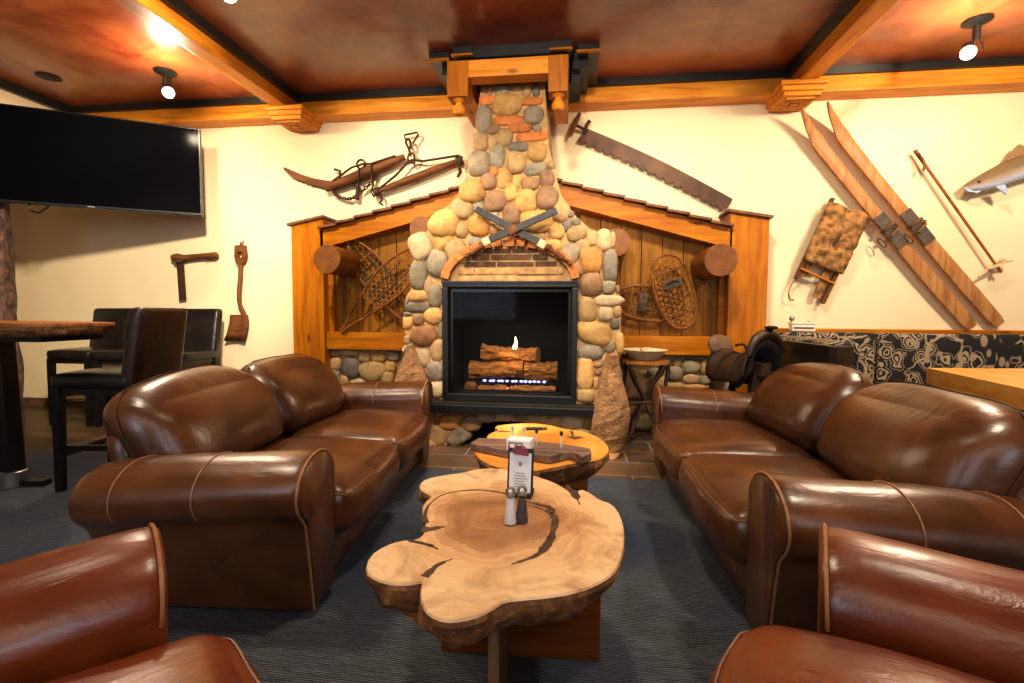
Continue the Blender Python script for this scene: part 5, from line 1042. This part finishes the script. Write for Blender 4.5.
def saddle():
    t = thing('riding_saddle', 'worn brown leather riding saddle on a dark rack beside the right timber post', 'saddle', (1.38, 4.0, 0))
    C0 = Vector((1.12, 4.06, .70)); C1 = Vector((1.33, 3.68, .73)); ax = (C1-C0); Ln = ax.length; ax.normalize(); sd = Vector((-ax.y, ax.x, 0))
    def P(s, a, r=.17, lift=0):
        rise = .10*max(0, (s-.72)/.28)**1.3+.05*max(0, (.25-s)/.25)**1.5-.03*math.sin(PI*s)
        return C0+ax*Ln*s+sd*(r*math.sin(a))+Vector((0, 0, r*math.cos(a)-.06+rise+lift))
    def sheet(name, mat, s0, s1, a0, a1, r, ns=14, na=22, par=t, th=.014, lift=0, drop=0):
        m = MB(); V = []
        for i in range(ns+1):
            row = []
            for j in range(na+1):
                s = s0+(s1-s0)*i/ns; a = a0+(a1-a0)*j/na; p = P(s, max(-1.6, min(1.6, a)), r, lift)
                if abs(a) > 1.6: p.z -= (abs(a)-1.6)*r*1.6
                p += Vector((0, 0, .006*noise.noise(p*9))); row.append(m.bm.verts.new(p))
            V.append(row)
        for a, b in zip(V, V[1:]):
            for j in range(na): m.bm.faces.new((a[j], a[j+1], b[j+1], b[j]))
        o = part_w(m, name, mat, par, angle=60); o.modifiers.new('thick', 'SOLIDIFY').thickness = th; return o
    sheet('saddle_seat', 'saddle', .08, .95, -1.25, 1.25, .15)
    sheet('skirt', 'saddle', .05, .90, -1.75, 1.75, .165, lift=-.02)
    sheet('shade_lining', 'saddledark', .0, 1.0, -1.9, 1.9, .14, lift=-.02)  # lining coloured very dark to stand for the shadow under the pommel arch
    m = MB(); c = P(.0, 0, .17)+Vector((0, 0, -.03)); b = m.blob((0, 0, 0), (.115, .035, .085), 3, 2.3, .06)
    bmesh.ops.transform(m.bm, matrix=Matrix.Translation(c) @ Matrix.Rotation(math.atan2(sd.y, sd.x), 4, 'Z') @ Matrix.Rotation(R(-20), 4, 'X'), verts=list(m.bm.verts)); part_w(m, 'cantle', 'saddlepale', t)
    m = MB(); m.tube([P(.98, a, .155, .02) for a in [-1.5+3*i/16 for i in range(17)]], [.02+.018*math.cos(-1.5+3*i/16) for i in range(17)], 12); part_w(m, 'swell', 'saddle', t)
    m = MB(); p = P(.98, 0, .155, .03); m.tube([p, p+Vector((.01, -.01, .02)), p+Vector((.02, -.02, .03))], [.022, .018, .02], 12); q = p+Vector((.02, -.02, .034)); m.lathe([(.03, -.008), (.042, 0), (.042, .010), (.02, .016), (0, .016)], tuple(q), 20); part_w(m, 'horn', 'saddledark', t)
    for sgn in (-1, 1):
        m = MB(); p0 = P(.45, sgn*1.55, .165); w = ax*.075
        V = [[m.bm.verts.new(p0+ax*(u*.09)+Vector((0, 0, -.05-z))+sd*sgn*(.015+.02*math.sin(z*9))) for u in (-1, -.33, .33, 1)] for z in (0, .08, .16, .24, .32, .38)]
        for a, b in zip(V, V[1:]):
            for i in range(3): m.bm.faces.new((a[i], a[i+1], b[i+1], b[i]))
        o = part_w(m, 'fender', 'saddle', t, angle=60); o.modifiers.new('thick', 'SOLIDIFY').thickness = .01
        m = MB(); q = p0+Vector((0, 0, -.43))+sd*sgn*.02; m.tube(smooth_path([q+ax*.0, q+ax*.06+Vector((0, 0, -.05)), q+ax*.06+Vector((0, 0, -.13)), q-ax*.06+Vector((0, 0, -.13)), q-ax*.06+Vector((0, 0, -.05))], 1, True), .010, 8, closed=True); part_w(m, 'stirrup', 'rustic', t)
    m = MB(); m.tube([P(.3, a, .165) for a in (-1.3, -.6, 0, .6, 1.3)], .008, 6); m.tube([P(.62, a, .17) for a in (-1.5, -.6, 0, .6, 1.5)], .007, 6); p = P(.12, .5, .2); m.tube(smooth_path([p, p+Vector((.06, -.03, .02)), p+Vector((.08, -.04, -.05)), p+Vector((.03, -.02, -.12))], 2), .010, 6); part_w(m, 'strap', 'saddledark', t)
    r = thing('saddle_rack', 'dark wooden rack holding up the riding saddle', 'rack', (1.32, 3.92, 0)); m = MB(); m.ends(C0+Vector((0, 0, -.02)), C1+Vector((0, 0, -.05)), .09, .09); part_w(m, 'rail', 'rustic', r, smooth=False)
    for s, k in ((.15, -1), (.15, 1), (.85, -1), (.85, 1)):
        m = MB(); p = C0+ax*Ln*s; m.ends((p.x+sd.x*k*.16, p.y+sd.y*k*.16, 0), (p.x+sd.x*k*.02, p.y+sd.y*k*.02, .66), .05, .05, up=(0, 1, .1)); part_w(m, 'leg', 'rustic', r, smooth=False)
saddle()

def wash_stand():
    t = thing('twig_stand', 'rustic crossed-leg twig stand with wooden top beside the standing stone', 'stand', (.57, 4.26, 0))
    m = MB(); pts = [(.57+.20*math.cos(a)*(1+.06*noise.noise(Vector((math.cos(a)*3, math.sin(a)*3, 1)))), 4.26+.16*math.sin(a)) for a in [2*PI*i/28 for i in range(28)]]; m.prism(pts, .655, .685, 'XY'); part_w(m, 'stand_top', 'standtop', t, smooth=False)
    for a, b, lab in (((.42, 4.15, .655), (.75, 4.36, 0), 0), ((.72, 4.15, .655), (.40, 4.36, 0), 0), ((.42, 4.36, .655), (.74, 4.14, 0), 0), ((.74, 4.37, .655), (.42, 4.14, 0), 0), ((.40, 4.24, .66), (.43, 4.24, .0), 1), ((.755, 4.24, .66), (.73, 4.24, 0), 1)):
        m = MB(); a = Vector(a); b = Vector(b); m.tube([a+(b-a)*i/8+Vector((.008*math.sin(i*2.1), 0, 0)) for i in range(9)], [.017+.003*math.sin(i*1.9) for i in range(9)], 10); part_w(m, 'leg', 'rustic', t)
    m = MB(); m.tube([(.42, 4.14, .33), (.73, 4.14, .36)], .012, 8); m.tube([(.43, 4.36, .33), (.72, 4.36, .33)], .012, 8); part_w(m, 'brace', 'rustic', t)
    m = MB(); m.lathe([(.0, .006), (.10, .002), (.108, .004), (.165, .070), (.178, .080), (.188, .083), (.188, .088), (.176, .087), (.160, .074), (.100, .012), (.0, .012)], (0, 0, 0), 40); b = m.obj('enamel_basin', 'bowl', loc=(.565, 4.24, .686)); tag(b, 'wide cream enamel basin on the rustic twig stand', 'basin')
    m = MB(); m.blob((.02, -.02, .075), (.055, .045, .022), 2, 2.4, .2); so = m.obj('soap_bar', 'fur', loc=(.56, 4.26, .694)); tag(so, 'tan lump lying in the cream enamel basin', 'soap')
wash_stand()

# ------------------------------------------------------------------ ceiling spotlights
def spot_lamp(label, base, bulb, aim, energy, size=85, blend=.6, col=(1, .86, .65)):
    t = thing('spot_lamp', label, 'spotlight', tuple(base)); base = Vector(base); bulb = Vector(bulb); aim = Vector(aim); d = (aim-bulb).normalized()
    m = MB(); m.lathe([(.085, 0), (.085, -.012), (.05, -.03), (.022, -.038), (.022, -.12), (.0, -.12)], tuple(base), 24); part_w(m, 'canopy', 'blackmetal', t)
    m = MB()
    for k in range(5):
        a = 2*PI*k/5; m.tube(smooth_path([base+Vector((.015*math.cos(a), .015*math.sin(a), -.11)), base+Vector((.04*math.cos(a), .04*math.sin(a), -.15)), base+Vector((.045*math.cos(a), .04*math.sin(a), -.2))], 1), .004, 6)
    m.tube(smooth_path([base+Vector((0, 0, -.10)), base.lerp(bulb-d*.16, .5)+Vector((.05, 0, .03)), bulb-d*.16], 2), .006, 6); part_w(m, 'stem', 'blackmetal', t)
    m = MB(); m.tube([bulb-d*.17, bulb-d*.15, bulb-d*.03, bulb-d*.0], [.02, .034, .042, .047], 18, caps=False); o = part_w(m, 'lamp_head', 'blackmetal', t); o.modifiers.new('thick', 'SOLIDIFY').thickness = .004
    m = MB(); b = m.blob(tuple(bulb-d*.012), (.042, .042, .042), 2, 2, 0); part_w(m, 'bulb', 'bulb', t)
    L = bpy.data.lights.new('spot_light', 'SPOT'); L.energy = energy; L.spot_size = R(size); L.spot_blend = blend; L.color = col; L.shadow_soft_size = .05
    lo = bpy.data.objects.new('spot_light', L); COL.objects.link(lo); lo.location = bulb+d*.06; lo.rotation_euler = d.to_track_quat('-Z', 'Y').to_euler()
def lights():
    spot_lamp('black ceiling spotlight with glowing bulb above the skis at the right', (2.70, 3.92, CEIL), (2.574, 3.80, 2.83), (1.2, 1.6, 1.0), 60, 110, .8)
    spot_lamp('black ceiling spotlight with glowing bulb above the television at the left', (-3.50, 3.93, CEIL), (-3.36, 3.80, 2.86), (-1.2, 1.2, .8), 60, 110, .8)
    spot_lamp('ceiling spotlight cut off by the top edge left of the chimney', (-2.10, 2.75, CEIL), (-2.05, 2.8, 2.92), (-1.7, 4.5, 1.6), 150, 100, .8)
    def spot(name, loc, aim, e, size, blend=.9, c=(1, .86, .65)):
        L = bpy.data.lights.new(name, 'SPOT'); L.energy = e; L.spot_size = R(size); L.spot_blend = blend; L.color = c; L.shadow_soft_size = .12
        o = bpy.data.objects.new(name, L); COL.objects.link(o); o.location = loc; o.rotation_euler = (Vector(aim)-Vector(loc)).to_track_quat('-Z', 'Y').to_euler()
    spot('unseen_ceiling_spot', (.75, 2.85, 2.95), (.75, 4.5, 1.6), 150, 100)
    spot('unseen_ceiling_spot', (-.6, 2.3, 2.95), (-.5, 3.8, .5), 120, 85)
    spot('unseen_ceiling_spot', (-.15, 1.33, 2.95), (-.15, 1.6, 0), 80, 75)
    spot('unseen_ceiling_spot', (3.2, 2.3, 2.95), (2.9, 4.7, 1.5), 190, 100)
    spot('unseen_ceiling_spot', (-2.0, 1.5, 2.95), (-1.6, 2.4, .4), 115, 85)
    spot('unseen_ceiling_spot', (1.5, 1.5, 2.95), (1.2, 2.4, .4), 115, 85)
    spot('unseen_ceiling_spot', (-1.2, 1.2, 2.95), (-4.9, 4.7, 1.2), 900, 56)
    spot('unseen_ceiling_spot', (-.2, 1.0, 2.95), (-.5, 3.75, .2), 280, 34)  # added fill to brighten the stones below the hearth shelf, no known lamp
    spot('unseen_ceiling_spot', (-.5, .2, 2.95), (-.5, 3.8, 2.25), 330, 44)  # added frontal fill for the upper chimney and crown, no known lamp
    def area(name, loc, aim, sx, sy, e, c):
        L = bpy.data.lights.new(name, 'AREA'); L.shape = 'RECTANGLE'; L.size = sx; L.size_y = sy; L.energy = e; L.color = c
        o = bpy.data.objects.new(name, L); COL.objects.link(o); o.location = loc; o.rotation_euler = (Vector(aim)-Vector(loc)).to_track_quat('-Z', 'Y').to_euler()
    area('window_daylight_left', (-2.2, -2.9, 1.7), (-.8, 2, .6), 1.8, 1.6, 32, (.72, .82, 1))
    area('window_daylight_right', (2.6, -2.9, 1.7), (.8, 2, .6), 1.8, 1.6, 32, (.72, .82, 1))
    area('added_fill_behind', (0, -1.4, 2.95), (0, 1.2, 0), 4.5, 1.6, 45, (1, .84, .64))  # added warm fill from behind the camera, no known fixture
    for nm, p, e in (('bulb_glow_right', (2.545, 3.70, 2.80), 34), ('bulb_glow_left', (-3.30, 3.70, 2.83), 34)):
        L = bpy.data.lights.new(nm, 'POINT'); L.energy = e; L.color = (1, .8, .55); L.shadow_soft_size = .05
        o = bpy.data.objects.new(nm, L); COL.objects.link(o); o.location = p
    L = bpy.data.lights.new('fire_glow', 'POINT'); L.energy = 1.6; L.color = (1, .6, .28); L.shadow_soft_size = .08
    o = bpy.data.objects.new('fire_glow', L); COL.objects.link(o); o.location = (-.5, 3.96, .74)
    w = bpy.data.worlds.new('room_ambience'); scene.world = w; w.use_nodes = True
    w.node_tree.nodes['Background'].inputs[0].default_value = (1, .86, .68, 1); w.node_tree.nodes['Background'].inputs[1].default_value = .22
lights()

def camera():
    cam = bpy.data.cameras.new('camera'); o = bpy.data.objects.new('camera', cam); COL.objects.link(o); scene.camera = o
    cam.sensor_width = 36; cam.lens = 496.4/1024*36; cam.clip_start = .05
    yaw, pit, rol = -.12934, -.06009, .0067
    f = Vector((math.sin(yaw)*math.cos(pit), math.cos(yaw)*math.cos(pit), math.sin(pit))); r = Vector((math.cos(yaw), -math.sin(yaw), 0)); u = r.cross(f)
    c, s = math.cos(rol), math.sin(rol); r2 = r*c+u*s; u2 = u*c-r*s
    m = Matrix((r2, u2, -f)).transposed().to_4x4(); m.translation = (0, 0, 1.08); o.matrix_world = m
camera()
vs = scene.view_settings
vs.view_transform = 'Standard'; vs.look = 'None'; vs.exposure = .62; vs.gamma = .9
scene.cycles.use_denoising = True
scene.cycles.max_bounces = 6; scene.cycles.diffuse_bounces = 4; scene.cycles.glossy_bounces = 3; scene.cycles.transparent_max_bounces = 6
scene.cycles.sample_clamp_indirect = 6
scene.cycles.caustics_reflective = False; scene.cycles.caustics_refractive = False
